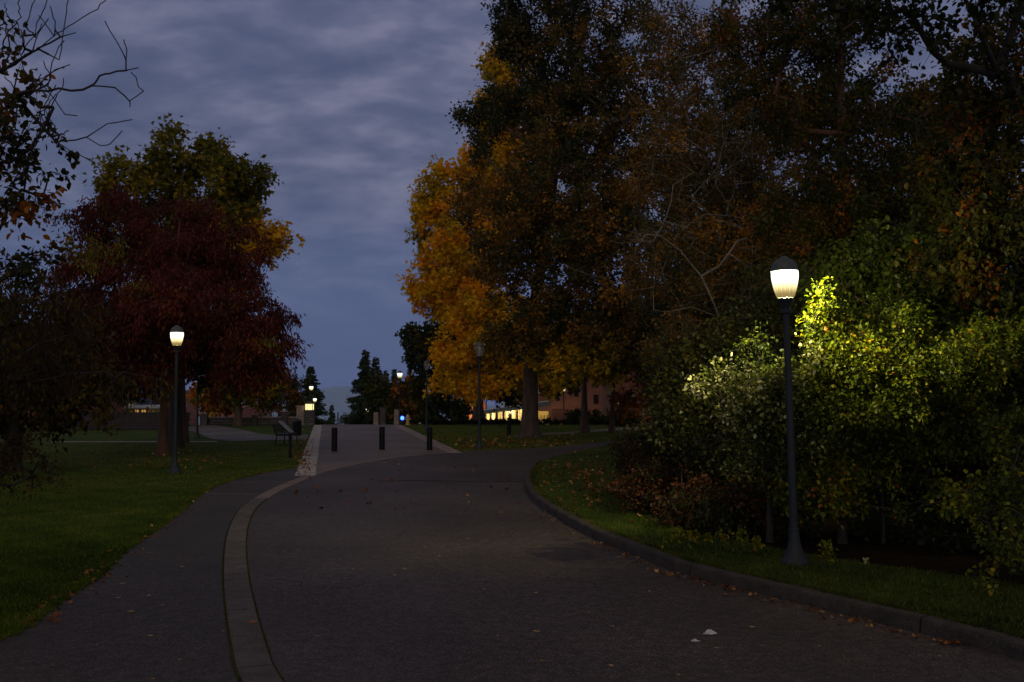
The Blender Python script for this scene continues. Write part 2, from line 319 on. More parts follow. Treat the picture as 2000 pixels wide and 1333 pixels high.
# dark tar seam across the road
ws = [(-3.1 + i * .32, 22.9 + .18 * math.sin(i * .6) + random.uniform(-.02, .02)) for i in range(20)]
ribbon('tar_seam', [(x, y + .035) for x, y in ws], [(x, y - .035) for x, y in ws], .0135, M['soil'])
for ci_, (px, py, n_, ang) in enumerate(((1040, 1140, 9, .3), (700, 1020, 20, 2.6), (620, 1130, 18, .2))):
    q = np.array(g(px, py)); ps = []; rc_ = random.Random(90 + ci_)
    for _ in range(n_): ps.append(q.copy()); ang += rc_.gauss(0, .45); q = q + np.array([math.cos(ang), math.sin(ang)]) * .13
    ribbon('road_crack', offs(ps, .0025), offs(ps, -.0025), .0128, M['soil'])
# left footpaths, right footpath
up = cr(G([(320, 820), (353, 822), (403, 828), (465, 838), (510, 848), (560, 850), (603, 849)]))
lo = cr(G([(320, 836), (366, 841), (390, 847), (412, 857), (455, 861.5), (527, 860), (598, 859)]))
sheet('footpath', up + lo[::-1], .004, M['path'])
lw = G([(100, 862.2), (250, 862.4), (425, 862)]); lw2 = G([(100, 864.2), (250, 864.4), (425, 864)])
ribbon('path_edge', lw, lw2, .004, M['pink'])
a = cr(G([(1060, 846.5), (1100, 844.5), (1160, 840), (1240, 834)])); b = cr(G([(1060, 850), (1100, 848.5), (1160, 844), (1240, 838.5)]))
ribbon('footpath_right', a, b, .004, M['paver_far'])
# raised verge on the right with kerb
inner = offs(kerbL, -.15)
rim = inner + isleF[1:]
poly = rim + [(90, -12), (11, -12)]
vz = .12
sheet('verge', poly, vz, M['turf'])
bed = cr(G([(2100, 1150), (2000, 1142), (1900, 1128), (1750, 1108), (1640, 1092), (1560, 1078), (1420, 1052), (1320, 1030), (1265, 1000), (1225, 960), (1212, 925), (1225, 898)]))
bedp = [(x * (2.05 - vz) / 2.05, y * (2.05 - vz) / 2.05) for x, y in bed] + [(6.5, 38), (14, 44), (30, 44), (40, 9)]
sheet('soil_bed', bedp, vz + .004, M['soil'])
m = MB(); n = len(isleF); m.add([(x, y, vz) for x, y in isleF] + [(x, y, -.01) for x, y in isleF], [(i, i + 1, n + i + 1, n + i) for i in range(n - 1)]); tag(m.build('verge_edge', M['turf']), kind='structure')
m = MB(); P = np.array(kerbL); T = np.gradient(P, axis=0); T /= np.linalg.norm(T, axis=1)[:, None]; NN = np.stack([T[:, 1], -T[:, 0]], 1)
s = np.concatenate([[0], np.cumsum(np.linalg.norm(np.diff(P, axis=0), axis=1))])
def kp(t): return np.array([np.interp(t, s, P[:, 0]), np.interp(t, s, P[:, 1])]), np.array([np.interp(t, s, NN[:, 0]), np.interp(t, s, NN[:, 1])])
t = 0; kprof = [(0, -.01), (.012, .1), (.02, .125), (.035, .138), (.07, .141), (.14, .14), (.16, .135), (.16, -.01)]
while t < s[-1] - .1:
    e = min(t + 3.0, s[-1]); k = 11; vs = []
    for i in range(k):
        tt = t + .011 + (e - t - .022) * i / (k - 1); p, nn = kp(tt)
        fade = min(1, (s[-1] - tt) / 1.2 + .1)
        for u, z in kprof:
            j1 = .006 * math.sin(tt * 9.1) + .004 * math.sin(tt * 23 + 1) + .003 * math.sin(tt * 51)
            q = p + nn * (u + (j1 if u < .05 and z > 0 else 0)); vs.append((q[0], q[1], z * fade + (.5 * j1 if z > .05 else 0)))
    K = len(kprof); m.add(vs, [(i * K + a, i * K + a + 1, (i + 1) * K + a + 1, (i + 1) * K + a) for i in range(k - 1) for a in range(K - 1)] + [tuple(range(K)), tuple(range(k * K - 1, (k - 1) * K - 1, -1))])
    t = e
tag(m.build('kerb', M['kerb'], smooth=False), kind='structure')
# mulch bed under the gold tree
m = MB(); c0 = at(934, 822, 64)
pts = [(c0[0] + 4.6 * math.cos(t) * (1 + .1 * math.sin(3 * t)), 65.2 + 2.6 * math.sin(t)) for t in np.linspace(0, 2 * math.pi, 25)[:-1]]
vs = [(c0[0], 65.2, .28 + zg(65.2))] + [(x * .5 + c0[0] * .5, y * .5 + 32.6, .2 + zg(y)) for x, y in pts] + [(x, y, zg(y)) for x, y in pts]
m.add(vs, [(0, 1 + i, 1 + (i + 1) % 24) for i in range(24)] + [(1 + i, 25 + i, 25 + (i + 1) % 24, 1 + (i + 1) % 24) for i in range(24)])
tag(m.build('mulch_bed', M['mulch']), kind='structure')
# ------------------------------------------------------------------ foliage
LEAF = {
 'oval': np.array([(0, 0, 0), (-.42, .3, .10), (-.34, .72, .08), (0, 1, -.05), (.34, .72, .08), (.42, .3, .10)]),
 'narrow': np.array([(0, 0, 0), (-.17, .3, .03), (-.13, .7, .02), (0, 1, -.05), (.13, .7, .02), (.17, .3, .03)]),
 'maple': np.array([(0, 0, 0), (-.62, .42, .12), (-.2, .55, .05), (0, 1, -.08), (.2, .55, .05), (.62, .42, .12)]),
 'oak': np.array([(0, 0, 0), (-.30, .45, .06), (-.36, .8, .05), (0, 1, -.05), (.36, .8, .05), (.30, .45, .06)]),
}
LF = np.array([(0, 3, 2, 1), (0, 5, 4, 3)])
def norm(v): return v / np.maximum(np.linalg.norm(v, axis=1), 1e-9)[:, None]
def leaves(P, D, size, kind, cv, rng):
    n = len(P); a = norm(D); r = rng.normal(size=(n, 3)); r[:, 2] = np.abs(r[:, 2]) + .5
    s_ = norm(np.cross(a, r)); nn = np.cross(s_, a); T = LEAF[kind]
    V = P[:, None, :] + size[:, None, None] * (T[None, :, 0:1] * s_[:, None, :] + T[None, :, 1:2] * a[:, None, :] + T[None, :, 2:3] * nn[:, None, :])
    Fc = (np.arange(n)[:, None, None] * 6 + LF[None]).reshape(-1, 4)
    return V.reshape(-1, 3), Fc, np.repeat(cv, 2)
def frusta(A, B, ra, rb, n=5):
    d = norm(B - A); ref = np.where(np.abs(d[:, 2:3]) > .9, np.array([[1., .1, 0]]), np.array([[.1, .2, 1.]])); u = norm(np.cross(d, ref)); w = np.cross(d, u)
    th = np.arange(n) * 2 * math.pi / n; c, s_ = np.cos(th), np.sin(th)
    off = c[None, :, None] * u[:, None, :] + s_[None, :, None] * w[:, None, :]
    V = np.concatenate([A[:, None] + off * ra[:, None, None], B[:, None] + off * rb[:, None, None]], 1).reshape(-1, 3)
    i = np.arange(n); j = (i + 1) % n; q = np.stack([i, j, n + j, n + i], 1); Fc = (np.arange(len(A))[:, None, None] * 2 * n + q[None]).reshape(-1, 4)
    return V, Fc
def BL(px, py, Y, rx, ry, dy=None, tone=(0, 1), w=1.0):
    c = at(px, py, Y); k = Y / F; return dict(c=c, r=np.array([rx * k, dy if dy else rx * k, ry * k]), tone=tone, w=w)
def tree(name, label, cat, trunk, blobs, nclump, nleaf, lsize, kind, mat, bark='bark', seed=1, cr_=.9, droop=.3, ntwig=9, tr0=.25, tip=.012, seg=.8,
         group=None, shell=.5, extra=(), parts=('trunk', 'crown'), tips_from=.3, upright=.3, spread=.35, extra_r=.03, jit=.1, limr=None, emul=.12):
    """trunk: world points from the base up.  blobs: crown lobes.  extra: world polylines of bare limbs."""
    rng = np.random.default_rng(seed)
    base = np.array(trunk[0], float); root = empty(name, tuple(base), 0, label, cat, group)
    tp = np.array(cr3(trunk)) if len(trunk) > 2 else np.linspace(trunk[0], trunk[-1], 8)
    pos = [p for p in tp]; par = [-1] + list(range(len(tp) - 1)); ntr = len(tp)
    w = np.array([b['w'] * np.prod(b['r']) ** (2 / 3) for b in blobs]); w /= w.sum(); which = rng.choice(len(blobs), nclump, p=w)
    C = np.array([blobs[k]['c'] for k in which]); R = np.array([blobs[k]['r'] for k in which]); d = norm(rng.normal(size=(nclump, 3)))
    rad = shell + (1 - shell) * rng.random(nclump) ** .6; rad *= np.where(rng.random(nclump) < .25, rng.random(nclump), 1)
    tips = C + d * rad[:, None] * R
    tone = np.array([blobs[k]['tone'][0] + (blobs[k]['tone'][1] - blobs[k]['tone'][0]) * rng.random() for k in which])
    keep = tips[:, 2] > base[2] + .1; tips, tone, which = tips[keep], tone[keep], which[keep]; ks = np.array([blobs[k].get('k', 1.) for k in which])
    st = int(ntr * tips_from); order = np.argsort(np.linalg.norm(tips - tp[ntr // 2], axis=1)); tipidx = np.zeros(len(tips), int)
    arr = np.zeros((len(tips) * 14 + 400, 3)); arr[:ntr] = tp; cnt = ntr
    for e in extra:
        e0 = np.array(e, float); e = np.concatenate([np.linspace(e0[q], e0[q + 1], 3)[:2] for q in range(len(e0) - 1)] + [e0[-1:]]); e[1:-1] += rng.normal(size=e[1:-1].shape) * .012 * np.linalg.norm(e0[1] - e0[0]); j = int(np.argmin(np.linalg.norm(arr[:cnt] - e[0], axis=1)))
        for q in e: arr[cnt] = q; par.append(j); j = cnt; cnt += 1
    base_cnt = cnt
    for o in order:
        t_ = tips[o]; cand = arr[st:cnt]; dd = np.linalg.norm(cand - t_, axis=1) + upright * 3 * np.maximum(0, cand[:, 2] - t_[2] + .1)
        j = st + int(np.argmin(dd)); p0 = arr[j]; L_ = np.linalg.norm(t_ - p0); k = int(min(10, max(1, L_ / seg)))
        bow = rng.normal(size=3) * L_ * .06 + np.array([0, 0, L_ * .06])
        for i in range(1, k + 1):
            f = i / k; arr[cnt] = p0 + (t_ - p0) * f + bow * math.sin(math.pi * f) * 1.0 + rng.normal(size=3) * .02 * L_ * (i < k); par.append(j); j = cnt; cnt += 1
        tipidx[o] = cnt - 1
    par = np.array(par); area = np.zeros(cnt); area[tipidx] += tip ** 2
    for i in range(cnt - 1, 0, -1):
        if area[i] == 0: area[i] = (extra_r * emul) ** 2
        area[par[i]] += area[i] if i >= ntr else 0
    r_ = np.sqrt(area)
    for i in range(ntr, base_cnt): r_[i] = max(min(r_[i], extra_r), .0035)
    H = np.linspace(0, 1, ntr); r_[:ntr] = tr0 * (1 - H) ** .8 + tip * 1.5 + tr0 * .55 * np.exp(-H * ntr * .8)
    lim = limr or tr0 * .5; r_[ntr:] = np.minimum(r_[ntr:], lim)
    ii = np.arange(1, cnt); pa = par[1:]; ra = r_[pa].copy(); fork = (ii >= ntr) & (ra > r_[ii] * 1.6); ra[fork] = r_[ii][fork] * 1.5
    V1, F1 = frusta(arr[pa], arr[ii], ra, r_[ii], 7)
    # twigs and leaves
    nt_ = len(tips) * ntwig; tc = np.repeat(tips, ntwig, 0); ci = np.repeat(np.arange(len(tips)), ntwig)
    td = norm(rng.normal(size=(nt_, 3)) + np.array([0, 0, .25 - droop]) + .5 * norm(tc - C[keep][ci])); tl = cr_ * ks[ci] * (.35 + .65 * rng.random(nt_))
    te = tc + td * tl[:, None]; te[:, 2] -= droop * .35 * tl
    V2, F2 = frusta(tc, te, np.full(nt_, tip * .6), np.full(nt_, .002), 3)
    npl = max(1, int(nleaf / len(tips) / ntwig)); li = np.repeat(np.arange(nt_), npl); f = .2 + .85 * rng.random(len(li))
    Pn = tc[li] + (te[li] - tc[li]) * f[:, None] + rng.normal(size=(len(li), 3)) * cr_ * ks[ci[li]][:, None] * spread * .35
    D = .6 * td[li] + rng.normal(size=(len(li), 3)) * .6 + np.array([0, 0, -droop * 1.6])
    size = lsize * ks[ci[li]] ** .8 * (.6 + .7 * rng.random(len(li))); cv = np.clip(tone[ci[li]] + rng.normal(size=len(li)) * jit, 0.001, .999)
    V3, F3, A3 = leaves(Pn, D, size, kind, cv, rng)
    npmesh(parts[0], np.concatenate([V1, V2]) - base, np.concatenate([F1, F2 + len(V1)]), M[bark], root, smooth=True)
    npmesh(parts[1], V3 - base, F3, mat, root, {'cv': A3})
    return root
def cr3(pts, k=4):
    P = [np.array(p, float) for p in pts]
    if len(P) < 3: return [P[0] + (P[-1] - P[0]) * t for t in np.linspace(0, 1, 8)]
    P = [2 * P[0] - P[1]] + P + [2 * P[-1] - P[-2]]; o = []
    for i in range(1, len(P) - 2):
        for j in range(k):
            t = j / k; a, b, c, d = P[i - 1:i + 3]; o.append(.5 * ((2 * b) + (c - a) * t + (2 * a - 5 * b + 4 * c - d) * t * t + (3 * b - a - 3 * c + d) * t ** 3))
    o.append(P[-2]); return o
def WB(x, y, z, rx, ry, rz, tone=(0, .6), w=.11): return dict(k=3.2, c=np.array([x, y, z], float), r=np.array([rx, ry, rz], float), tone=tone, w=w)  # unseen crown lobe over the camera, added to shade the near road and shrubs
def TR(px, Y, pys, wob=(), z0=None):
    """vertical trunk at pixel px, from the ground up through the given pixel rows"""
    x, _, _ = at(px, 766, Y); z0 = zg(Y) if z0 is None else z0
    o = [(x, Y, z0 - .05)]
    for i, py in enumerate(pys):
        q = at(px, py, Y); dx = wob[i] * Y / F if i < len(wob) else 0; o.append((x + dx, Y, q[2]))
    return o
def PX(Y, *pts): return [tuple(at(p[0], p[1], Y + (p[2] if len(p) > 2 else 0))) for p in pts]
LM = {}
LM['red'] = leafmat('leaf_red', [(0, (.036, .008, .007)), (.4, (.085, .015, .013)), (.7, (.135, .026, .012)), (.88, (.26, .075, .010)), (.96, (.13, .14, .010)), (1, (.13, .15, .010))])
LM['gold'] = leafmat('leaf_gold', [(0, (.05, .06, .006)), (.3, (.14, .12, .006)), (.55, (.5, .33, .006)), (.8, (.86, .48, .006)), (1, (.78, .29, .005))], trans=.45)
LM['greengold'] = leafmat('leaf_greengold', [(0, (.04, .05, .010)), (.4, (.085, .085, .010)), (.65, (.19, .16, .010)), (1, (.66, .34, .008))], trans=.4)
LM['oak'] = leafmat('leaf_oak', [(0, (.026, .038, .015)), (.35, (.062, .06, .015)), (.6, (.15, .086, .017)), (.8, (.24, .105, .014)), (1, (.5, .22, .008))])
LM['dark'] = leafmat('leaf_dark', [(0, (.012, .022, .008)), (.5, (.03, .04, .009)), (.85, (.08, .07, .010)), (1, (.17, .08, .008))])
LM['shrub'] = leafmat('leaf_shrub', [(0, (.02, .032, .003)), (.4, (.062, .09, .004)), (.7, (.15, .175, .006)), (.88, (.33, .29, .010)), (.975, (.34, .20, .008)), (1, (.28, .08, .008))], trans=.4, gloss=.02)
LM['pale'] = leafmat('leaf_pale', [(0, (.022, .034, .005)), (.35, (.065, .09, .008)), (.6, (.21, .23, .03)), (.8, (.6, .56, .26)), (1, (.75, .72, .46))], trans=.4, gloss=.02)
LM['mixed'] = leafmat('leaf_mixed', [(0, (.016, .024, .006)), (.45, (.05, .052, .008)), (.7, (.12, .075, .008)), (.85, (.2, .05, .008)), (1, (.5, .16, .008))])
LM['olive'] = leafmat('leaf_olive', [(0, (.014, .019, .005)), (.45, (.038, .04, .007)), (.8, (.10, .088, .009)), (1, (.2, .16, .012))], gloss=.02)
LM['bramble'] = leafmat('leaf_bramble', [(0, (.014, .018, .005)), (.4, (.032, .036, .007)), (.65, (.058, .03, .009)), (.85, (.09, .026, .011)), (1, (.15, .05, .015))], gloss=.02)
LM['willow'] = leafmat('leaf_willow', [(0, (.026, .013, .006)), (.45, (.055, .034, .009)), (.75, (.10, .075, .012)), (1, (.34, .11, .008))], gloss=.01)
LM['rust'] = leafmat('leaf_rust', [(0, (.08, .03, .008)), (.5, (.26, .075, .010)), (.8, (.46, .15, .010)), (1, (.62, .26, .010))])
LM['needle'] = leafmat('needle', [(0, (.018, .034, .016)), (.6, (.034, .058, .026)), (1, (.06, .085, .03))], trans=.1)
LM['grass'] = leafmat('grass_blade', [(0, (.014, .030, .002)), (.4, (.044, .084, .004)), (.75, (.092, .145, .007)), (1, (.21, .17, .04))], trans=.3, gloss=.01)
LM['litter'] = leafmat('leaf_litter', [(0, (.04, .014, .008)), (.4, (.13, .042, .014)), (.7, (.24, .095, .028)), (1, (.42, .25, .09))], trans=.1, gloss=.02)

def wiggle(px, py, Y, ang, n, st, rs):
    o = [(px, py, 0)]; a = ang
    for i in range(n):
        a += rs.gauss(0, .27); px += math.cos(a) * st; py -= math.sin(a) * st; o.append((px, py, rs.gauss(0, .25)))
    return PX(Y, *o)
# --- left side
tree('maple_tree', 'tall green and gold maple rising behind the red tree', 'tree', TR(345, 40.5, [700, 560, 430, 330], (0, 3, -3, 6)),
     [BL(330, 278, 40, 34, 40, tone=(.3, .72)), BL(362, 335, 41, 62, 40, tone=(.3, .7)), BL(408, 292, 41, 30, 36, tone=(.3, .72)), BL(490, 345, 40, 26, 24, tone=(.35, .75)), BL(262, 350, 40, 55, 45, tone=(.3, .7)), BL(455, 350, 40, 55, 40, tone=(.3, .75)), BL(215, 395, 40, 40, 35, tone=(.3, .7)), BL(450, 420, 41, 60, 50, tone=(.4, .85)),
      BL(505, 470, 41, 45, 38, tone=(.85, 1)), BL(350, 470, 42, 120, 90, tone=(.2, .7)), BL(170, 490, 42, 60, 60, tone=(.3, .75), w=.5)],
     300, 26000, .2, 'maple', LM['greengold'], 'bark', 3, cr_=.75, tr0=.38, tip=.014, seg=1.0, shell=.6, spread=.5)
tree('red_tree', 'dark red leaved broad tree over the left lawn', 'tree', TR(320, 32.7, [790, 700, 600, 500, 430], (2, 8, 14, 20, 26)),
     [BL(330, 520, 33, 140, 95, tone=(.1, .6)), BL(225, 430, 33, 66, 60, tone=(.1, .5)), BL(385, 440, 33, 70, 52, tone=(.15, .55)), BL(170, 570, 33, 85, 95, tone=(.05, .6)), BL(455, 500, 33, 70, 60, tone=(.2, .6)),
      BL(470, 620, 32, 85, 80, tone=(.2, .65)), BL(535, 690, 32, 52, 42, tone=(.3, .7)), BL(475, 690, 31, 60, 46, tone=(.3, .85)), BL(300, 690, 31, 60, 50, tone=(.3, .8)), BL(250, 660, 31.5, 120, 75, tone=(.1, .6)), BL(330, 610, 31, 130, 80, tone=(.15, .65)), BL(550, 630, 33, 22, 32, tone=(.2, .5)), BL(130, 450, 33, 28, 35, tone=(.1, .4), w=.7), BL(490, 560, 33, 28, 28, tone=(.9, 1.0), w=.4),
      BL(300, 560, 31, 60, 26, tone=(.93, 1), w=.3), BL(420, 600, 31, 50, 20, tone=(.9, 1), w=.25), BL(200, 500, 32, 40, 30, tone=(.9, 1), w=.3), BL(500, 650, 31, 30, 20, tone=(.9, 1), w=.25), BL(440, 755, 31.5, 30, 16, tone=(.5, .85)), BL(480, 735, 31.5, 50, 22, tone=(.5, .9))],
     620, 98000, .135, 'narrow', LM['red'], 'barkred', 4, cr_=.62, droop=.75, tr0=.15, tip=.009, seg=.7, shell=.5, spread=.45)
LEAF['red'] = LEAF['narrow'] * np.array([1.35, 1, 1])
LEAF['oval'] = LEAF['oval'] * np.array([.78, 1, 1])
# second trunk behind
tree('dark_tree', 'thick dark trunk directly behind the lamp post on the left lawn', 'tree', TR(344, 36.5, [800, 720, 640]),
     [BL(330, 650, 37, 110, 50, tone=(0, .5)), BL(270, 740, 38, 60, 30, tone=(.1, .6)), BL(420, 700, 38, 70, 35, tone=(.1, .7))], 90, 9000, .18, 'oval', LM['dark'], 'twig', 6, cr_=.7, tr0=.26, tip=.012)
tree('small_green_tree', 'small olive tree with a short trunk before the stone wall', 'tree', TR(466, 61, [790, 760, 730]),
     [BL(470, 740, 61, 45, 38, tone=(.2, .9)), BL(520, 750, 62, 38, 26, tone=(.3, .8)), BL(428, 765, 62, 28, 22, tone=(.3, 1))], 100, 7000, .28, 'maple', LM['greengold'], 'bark', 7, cr_=.8, tr0=.22, tip=.014)
tree('rust_bush', 'rust coloured bushy tree behind the left stone wall', 'tree', TR(422, 66, [800, 780]), [BL(415, 775, 66, 34, 28, tone=(.3, 1)), BL(448, 785, 66, 24, 18, tone=(.3, .9))], 60, 4000, .26, 'oval', LM['rust'], 'bark', 8, cr_=.7, tr0=.12)
tree('grey_bare_tree', 'greyish bare looking tree between the wall and the spruce', 'tree', TR(548, 78, [800, 780, 760], z0=-.7), [BL(548, 762, 78, 34, 34, tone=(.3, .9)), BL(520, 780, 78, 34, 26, tone=(.2, .9)), BL(572, 775, 79, 22, 28, tone=(.2, .7))], 80, 4500, .26, 'narrow', LM['mixed'], 'bark', 9, cr_=1.1, tr0=.2, tip=.02)
rw = random.Random(8)
# near left tree with bare limbs
nl = [(-6.6, 9.2, -.05), (-6.5, 9.1, 1.5), (-6.3, 9.0, 3.2), (-5.9, 8.8, 4.6), (-5.6, 8.6, 6.0)]
def C7(*pts): return [(p[0] / 2.051, p[1] / 2.051) for p in pts]
LIMR = .013
ex = [PX(8.6, (-220, 330), (-90, 220), *C7((0, 290), (60, 250), (150, 195), (230, 140), (265, 105), (330, 75), (385, 35), (420, 0), (440, -60))),
      PX(8.2, (-260, 260), (-80, 200), *C7((0, 380), (100, 375), (190, 365), (290, 355), (365, 345), (400, 310), (440, 295), (500, 285), (555, 272))),
      PX(8.2, *C7((365, 345), (410, 346), (460, 352), (500, 385), (520, 405), (520, 430))),
      PX(8.2, *C7((520, 405), (550, 385), (575, 365), (555, 350), (545, 310), (525, 290))),
      PX(8.2, *C7((505, 282), (505, 240), (470, 170), (440, 125), (420, 85))), PX(8.2, *C7((505, 240), (508, 200), (495, 160))),
      PX(8.4, (-90, 190), *C7((0, 400), (100, 430), (160, 500), (230, 570), (290, 610), (330, 628), (380, 652))),
      PX(8.4, *C7((240, 567), (300, 562), (350, 550), (430, 495), (470, 492), (530, 480))), PX(8.4, *C7((350, 553), (400, 585), (440, 580), (490, 525))),
      PX(8.5, *C7((150, 195), (240, 240), (250, 150), (265, 50), (275, 0), (280, -60))), PX(8.5, *C7((60, 250), (130, 210), (155, 130), (195, 75))),
      PX(8.3, *C7((100, 375), (160, 430), (215, 430), (160, 540), (120, 600))), PX(8.4, *C7((120, 375), (205, 290), (280, 260))), PX(8.4, *C7((150, 195), (245, 150), (305, 132))),
      PX(8.4, *C7((0, 290), (40, 210), (30, 130), (70, 90))), PX(8.4, *C7((190, 365), (220, 400), (260, 460), (310, 465)))] + [wiggle(rw.uniform(-10, 110), rw.uniform(40, 330), 8.4, rw.uniform(.2, 2.2), rw.randint(3, 6), rw.uniform(9, 17), rw) for _ in range(34)]
tree('overhanging_tree', 'near tree at the upper left with bare crooked limbs against the sky', 'tree', nl,
     [BL(-60, 280, 8.6, 90, 170, 1.2, tone=(0, .9)), BL(20, 330, 8.4, 60, 90, .8, tone=(.0, .9)), BL(50, 280, 8.4, 55, 95, .8, tone=(.0, .8), w=.6), BL(55, 390, 8.3, 55, 40, .6, tone=(0, .9)), BL(0, 480, 8.6, 70, 70, .8, tone=(0, .9)), BL(60, 460, 8.4, 55, 35, .6, tone=(.3, 1), w=.5),
      BL(-120, 100, 8.6, 120, 120, 1.5, tone=(0, .8)), BL(-200, 600, 8, 140, 200, 1.5, tone=(0, .6)), BL(30, 110, 8.5, 22, 32, .4, tone=(0, .5), w=.6),
      WB(-7.5, 4.5, 6.6, 3.6, 3.4, 2.0), WB(-4.5, -1.5, 7.2, 4.2, 4.5, 1.9), WB(-9, -3, 6, 4, 5, 2.6), WB(-8.5, 7, 5.5, 2.6, 3.0, 2.6)],  # out-of-view lobes added to this crown for shade
     290, 9000, .068, 'oval', LM['mixed'], 'twig', 12, cr_=.27, droop=.3, ntwig=5, tr0=.2, tip=.006, seg=.3, extra=ex, extra_r=.022, limr=LIMR, emul=.2, spread=.35)
tree('willow_shrub', 'drooping shrub with narrow leaves at the left edge of the lawn', 'shrub', [(-6.6, 11.5, -.05), (-6.5, 11.4, 1.2), (-6.2, 11.4, 2.6), (-6.0, 11.3, 3.4)],
     [BL(20, 620, 11, 80, 80, 1.2, tone=(.05, .66)), BL(120, 590, 11.4, 70, 50, .9, tone=(.05, .7)), BL(90, 690, 11, 100, 65, 1, tone=(.05, .66)), BL(190, 740, 11, 55, 50, .6, tone=(.2, .8), w=.6), BL(10, 740, 11, 80, 70, 1, tone=(0, .6)), BL(-90, 700, 11.5, 110, 180, 1.2, tone=(0, .7)), BL(30, 520, 11.5, 60, 50, .9, tone=(.1, .75)), BL(300, 730, 12.0, 22, 50, .3, tone=(.3, .8), w=.18), BL(235, 800, 11.5, 18, 22, .3, tone=(.3, .9), w=.12)],
     190, 7600, .07, 'narrow', LM['willow'], 'twig', 14, cr_=.36, droop=.9, ntwig=6, tr0=.08, tip=.004, seg=.35, spread=.6, extra_r=.01, parts=('stem', 'foliage'))
tree('dark_thicket', 'sparse dark brushy shrub at the left lawn edge near the camera', 'shrub', [(-6.3, 11, -.05), (-6.3, 11, .4), (-6.2, 11, .9)],
     [BL(-60, 880, 11, 80, 80, .9, tone=(0, .7)), BL(10, 900, 11.5, 60, 55, .8, tone=(0, .8)), BL(70, 940, 12.5, 45, 36, .6, tone=(.2, .8), w=.4)], 60, 1900, .05, 'oval', LM['willow'], 'twig', 15, cr_=.3, droop=.3, tr0=.04, tip=.004, seg=.3, parts=('stem', 'foliage'))
for i, (px, Y, tp_, lb) in enumerate(((-260, 16, 330, 'dark tree crown beyond the left edge of the picture, behind the overhanging tree'), (30, 26, 560, 'dark rounded tree behind the drooping shrub, left of the red tree'))):
    tree('background_tree', lb, 'tree', TR(px, Y, [tp_ + 330, tp_ + 180, tp_ + 60]), [BL(px, tp_ + 120, Y, 150, 120, tone=(0, .6)), BL(px + 60, tp_ + 200, Y, 110, 90, tone=(0, .7)), BL(px - 90, tp_ + 210, Y, 110, 90, tone=(0, .6))], 170, 17000, .15, 'oval', LM['willow' if i else 'dark'], 'twig', 30 + i, cr_=.8, tr0=.25)

# --- conifers in the gap
def conifer(name, label, px, Y, ytop, halfw, seed, group=None, z0=None, lean=0, low=.04):
    rng = np.random.default_rng(seed); z0 = zg(Y) if z0 is None else z0; top = at(px, ytop, Y); x, zt = top[0], top[2]; H = zt - z0; R0 = halfw * Y / F
    root = empty(name, (x, Y, z0), 0, label, 'conifer', group)
    vt, ft = frusta(np.array([[0, 0, -.1], [0, 0, H * .5]]), np.array([[0, 0, H * .5], [0, 0, H]]), np.array([H * .018, H * .01]), np.array([H * .01, .01]), 7)
    nb_ = int(110 + H * 16); A = []; B = []; rs = []
    z = low + (1 - low) * np.sort(rng.random(nb_)) ; th = rng.random(nb_) * 6.283
    Rz = R0 * (1 - z) ** .85 * (.7 + .42 * rng.random(nb_)) * (1 + .10 * np.sin(z * 40)) + .05
    dirs = np.stack([np.cos(th), np.sin(th), np.zeros(nb_)], 1); p0 = np.stack([z * 0, z * 0, z * H], 1)
    p1 = p0 + dirs * Rz[:, None]; p1[:, 2] -= Rz * (.22 - .75 * (z > .85) * (z - .85) / .15)
    vb, fb = frusta(p0, p1, .012 * Rz + .015, np.full(nb_, .006), 7)
    k = np.maximum(6, (Rz * 50 / max(Y / 110, .6)).astype(int)); bi = np.repeat(np.arange(nb_), k); f = rng.random(len(bi)) ** .75
    sag = -.10 * np.sin(f * math.pi) * Rz[bi]
    Pn = p0[bi] + (p1[bi] - p0[bi]) * f[:, None]; Pn[:, 2] += sag; Pn += rng.normal(size=Pn.shape) * .05 * Rz[bi][:, None]
    side = np.cross(dirs, [0, 0, 1])[bi] * rng.choice([-1, 1], len(bi))[:, None]
    D = dirs[bi] * .7 + side * .8 + rng.normal(size=Pn.shape) * .25 + np.array([0, 0, -.45]); sz = (.25 + .3 * rng.random(len(bi))) * (.5 + .5 * (1 - f)) * (.5 + .10 * R0) * .95
    cv = np.clip(.15 + .7 * rng.random(nb_)[bi] + rng.normal(size=len(bi)) * .1, 0, 1)
    V3, F3, A3 = leaves(Pn, D, sz * 1.5, 'narrow', cv, rng)
    npmesh('trunk', np.concatenate([vt, vb]), np.concatenate([ft, fb + len(vt)]) if ft.shape[1] == fb.shape[1] else ft, M['twig'], root)
    npmesh('crown', V3, F3, LM['needle'], root, {'cv': A3}); return root
gc = 'conifers beyond the crest of the road'
conifer('spruce_tree', 'tallest pointed spruce in the gap, left of its twin', 714, 118, 683, 60, 41, gc)
conifer('spruce_tree', 'slightly shorter spruce just right of the tallest one', 734, 122, 697, 52, 42, gc)
conifer('spruce_tree', 'dark spruce left of the gap beside the lit lantern', 607, 108, 716, 58, 43, gc)
conifer('spruce_tree', 'small spruce tip low in the gap near the left lantern', 648, 150, 791, 24, 44, gc)
conifer('spruce_tree', 'narrow conifer behind the lit lamp right of the tall spruces', 771, 112, 722, 34, 45, gc)
conifer('spruce_tree', 'conifer between the twin spruces and the lit lamp', 754, 116, 724, 36, 46, gc)
conifer('spruce_tree', 'dark conifer at the left foot of the standing stones', 690, 150, 780, 16, 47, gc)
conifer('spruce_tree', 'dark spruce behind the grey bare tree on the left', 575, 112, 752, 34, 48, gc)
conifer('spruce_tree', 'conifer right of the lit lamp beyond the hydrant', 800, 112, 742, 34, 49, gc)
gt = 'tiny tree tops low in the gap'
